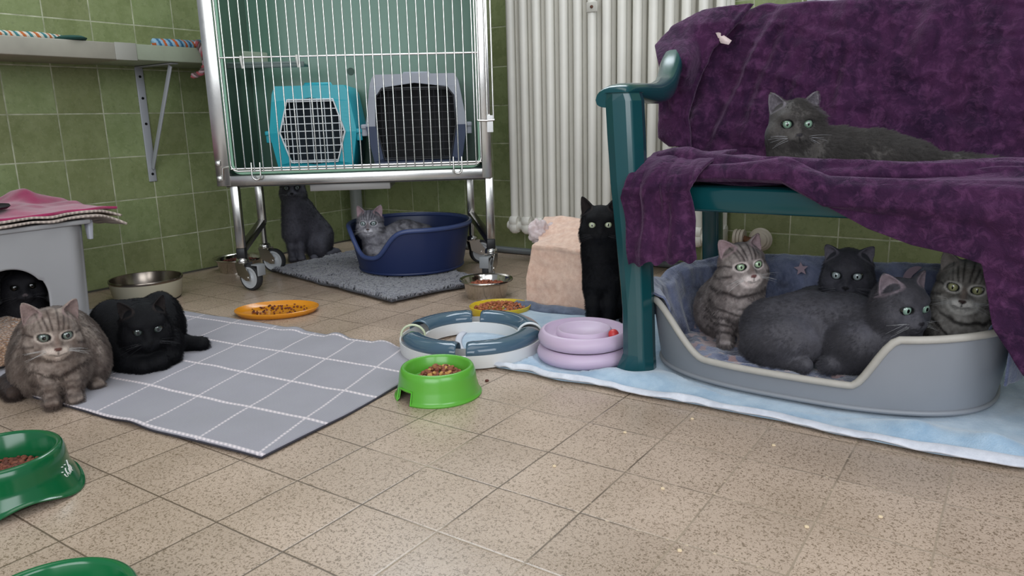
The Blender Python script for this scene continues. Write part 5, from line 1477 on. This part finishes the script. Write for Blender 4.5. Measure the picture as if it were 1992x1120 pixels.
def cats():
    def on(k): return ONLY is None or k in ONLY
    G1 = solid_coat('#514f54', '#413f44', ear='#86787f', nose='#2b282c', light='#5d5c66')
    BK = solid_coat('#141417', '#0b0b0d', ear='#26201f', nose='#101012')
    if on(1):
        make_cat('cat', 'brown grey tabby cat crouching on the near left corner of the woven mat', (1.0, -1.90, .006), -22.5, b1,
             (6, -3, -4, (10, 2.7, 15.2), 1.0), tabby_coat('#695b53', '#2e221d', '#b5a79c', body=body1, ear='#84706c', nose='#5a3c35', strength=.9), hair=10000, seed=1, earsz=.82, earw=1.1, eyes='#6f7b72', pupil=(.0038, .0046))
    if on(2):
        make_cat('cat', 'black cat lying in a loaf on the woven mat with its tail tip stretched out', (.93, -1.70, .006), -27.1, b2,
             (5, -12, 2, (12, 5.8, 10.6), 1.0), BK, fur=FURB, hair=12000, hairlen=.5, seed=2, earsz=.78, eye_open=.82, eyes='#3c4541', pupil=(.0030, .0040), whisk='#2a2a2e')
    if on(3):
        make_cat('cat', 'dark grey cat sitting upright under the cage against the wall', (.24, -.50, .002), -40.7, b3,
             (-3, 2, 0, (2, -6.2, 30.2), 1.0), solid_coat('#56555f', '#434249', ear='#6a626c', nose='#1e1c20'), hair=6000, seed=3, eyes='#8fa0a4', pupil=(.0032, .0042), whisk='#66666c')
    if on(4):
        make_cat('cat', 'silver grey tabby kitten lying in the navy blue basket', (.76, -.53, .036), -47.2, b4,
             (-8, 0, 0, (5, -11.0, 16.2), .93), tabby_coat('#737178', '#333137', '#bcbac0', body=body4, ear='#9c8388', nose='#4a3c3c'), hair=6000, seed=4, eyes='#9fb0b0', pupil=(.0022, .0040), earsz=.9, earw=1.1, eye_open=.85)
    if on(5):
        make_cat('cat', 'black cat sitting upright beside the bench leg and the peach towel', (1.74, -.85, .006), -61.9, b5,
             (0, 2, 0, (3, 2.0, 27.6), 1.0), BK, fur=FURB, hair=10000, hairlen=.36, seed=5, eyes='#c3cbaa', pupil=(.0022, .0040), whisk='#2a2a2e', eye_open=.88)
    if on(6):
        make_cat('cat', 'brown grey tabby cat with pale chin sitting upright at the left in the grey basket', (2.19, -.965, .052), -73.7, b6,
             (24, 2, 7, (3, -.3, 18.3), .95), tabby_coat('#756b68', '#2b2424', '#cfc3bf', body=body6, ear='#a58d92', nose='#6b4644', strength=.9), hair=10000, seed=6, eyes='#a8c4a0', pupil=(.0022, .0036), earsz=.78, earw=1.15)
    if on(7):
        make_cat('cat', 'dark charcoal cat with round pale eyes at the back of the grey basket', (2.42, -.815, .052), -82.0, b7,
             (0, -6, 0, (4, -5.65, 15.3), 1.03), solid_coat('#4c4b53', '#37363c', ear='#6a6670', nose='#1c1b1f'), hair=8000, seed=7, earsz=.6, eyes='#a9b4b4', pupil=(.0018, .0034), whisk='#808088')
    if on(8):
        make_cat('cat', 'sleek grey cat curled at the front of the grey basket looking right', (2.405, -1.015, .054), -80.5, b8,
             (38, -6, 0, (6.5, 11.0, 13.9), .98), G1, hair=11000, hairlen=.32, seed=8, eyes='#9ab8a6', pupil=(.0030, .0042), earsz=.78, earw=1.2, comb=(-.2, -.5, -.4))
    if on(9):
        make_cat('cat', 'dark striped tabby cat with white chin at the right end of the grey basket', (2.595, -.93, .052), -87.6, b9,
             (-2, -2, -4, (4, 0, 17.0), .98), tabby_coat('#625d58', '#1f1b19', '#c4c0ba', body=body9, ear='#8c8480', nose='#3c2e2c', strength=.9), hair=7000, seed=9, eyes='#a8a87c', pupil=(.0016, .0040), earsz=.75, earw=1.1, eye_open=.9)
    if on(10):
        make_cat('cat', 'fluffy dark grey cat lying on the purple throw on the bench', (2.27, -.93, .437), -76.5, b10,
             (14, 0, 0, (4, -.6, 9.3), 1.0), solid_coat('#4e4a47', '#403c3a', ear='#6a646a', nose='#2c292b'), hair=15000, hairlen=.7, seed=10, eyes='#7d9a84', eye_open=.86, pupil=(.0024, .0042), comb=(-.2, .5, -.3), headk=1.12, earsz=.85, whisk='#b8b8bc')
    if on(11):
        make_cat('cat', 'black cat in the dark inside the cat house, only its face visible', (.46, -1.78, .012), -20.1, b11,
             (0, 2, 0, (4, 7.8, 14.8), .95), solid_coat('#1e1d20', '#131215', ear='#2a2628', nose='#4a4244'), fur=FURB, hair=4000, hairlen=.4, seed=11, eye_open=.55, eyes='#0d0f0c', pupil=(.003, .0042), whisk='#3a3a3e')
cats()
# ================================================================== camera + light
cam = bpy.data.cameras.new('camera'); co = bpy.data.objects.new('camera', cam); link(co)
cam.sensor_width = 36; cam.lens = 1461.66 / 1992 * 36; cam.clip_start = .02
yaw, pitch, roll = .59971, -.22260, -.02655
cy, sy = math.cos(yaw), math.sin(yaw); cp, sp = math.cos(pitch), math.sin(pitch); cr, sr = math.cos(roll), math.sin(roll)
fw = Vector((-sy * cp, cy * cp, sp)); rt = Vector((cy, sy, 0)); up = rt.cross(fw)
r2 = rt * cr + up * sr; u2 = -rt * sr + up * cr
m = Matrix((r2, u2, -fw)).transposed().to_4x4(); m.translation = Vector((2.6685, -2.5898, .55724))
co.matrix_world = m
bpy.context.scene.camera = co

w = bpy.data.worlds.new('world'); bpy.context.scene.world = w; w.use_nodes = True
bg = w.node_tree.nodes['Background']; bg.inputs[0].default_value = (.80, .88, 1.0, 1); bg.inputs[1].default_value = .34
def area(name, loc, target, sx, sy_, power, col):
    l = bpy.data.lights.new(name, 'AREA'); l.shape = 'RECTANGLE'; l.size = sx; l.size_y = sy_; l.energy = power; l.color = col
    o = bpy.data.objects.new(name, l); link(o); o.location = loc
    o.rotation_euler = (Vector(target) - Vector(loc)).to_track_quat('-Z', 'Y').to_euler(); return o
area('window_light_back', (.95, -.06, 2.0), (1.7, -1.9, .1), 1.7, 1.2, 52, (.86, .93, 1.0))
area('window_light_right', (4.3, -2.6, 1.6), (1.6, -.9, .3), 1.6, 1.4, 34, (.90, .95, 1.0))
area('ceiling_light', (1.9, -1.9, 2.6), (1.9, -1.5, 0), 1.6, 1.6, 15, (1.0, .97, .92))
area('window_light_camera', (2.9, -4.4, 1.3), (1.6, -.4, .5), 2.4, 1.6, 58, (.92, .96, 1.0))
sc = bpy.context.scene
sc.view_settings.view_transform = 'Standard'
sc.view_settings.look = 'None'
sc.view_settings.exposure = 0.0
sc.cycles.max_bounces = 8
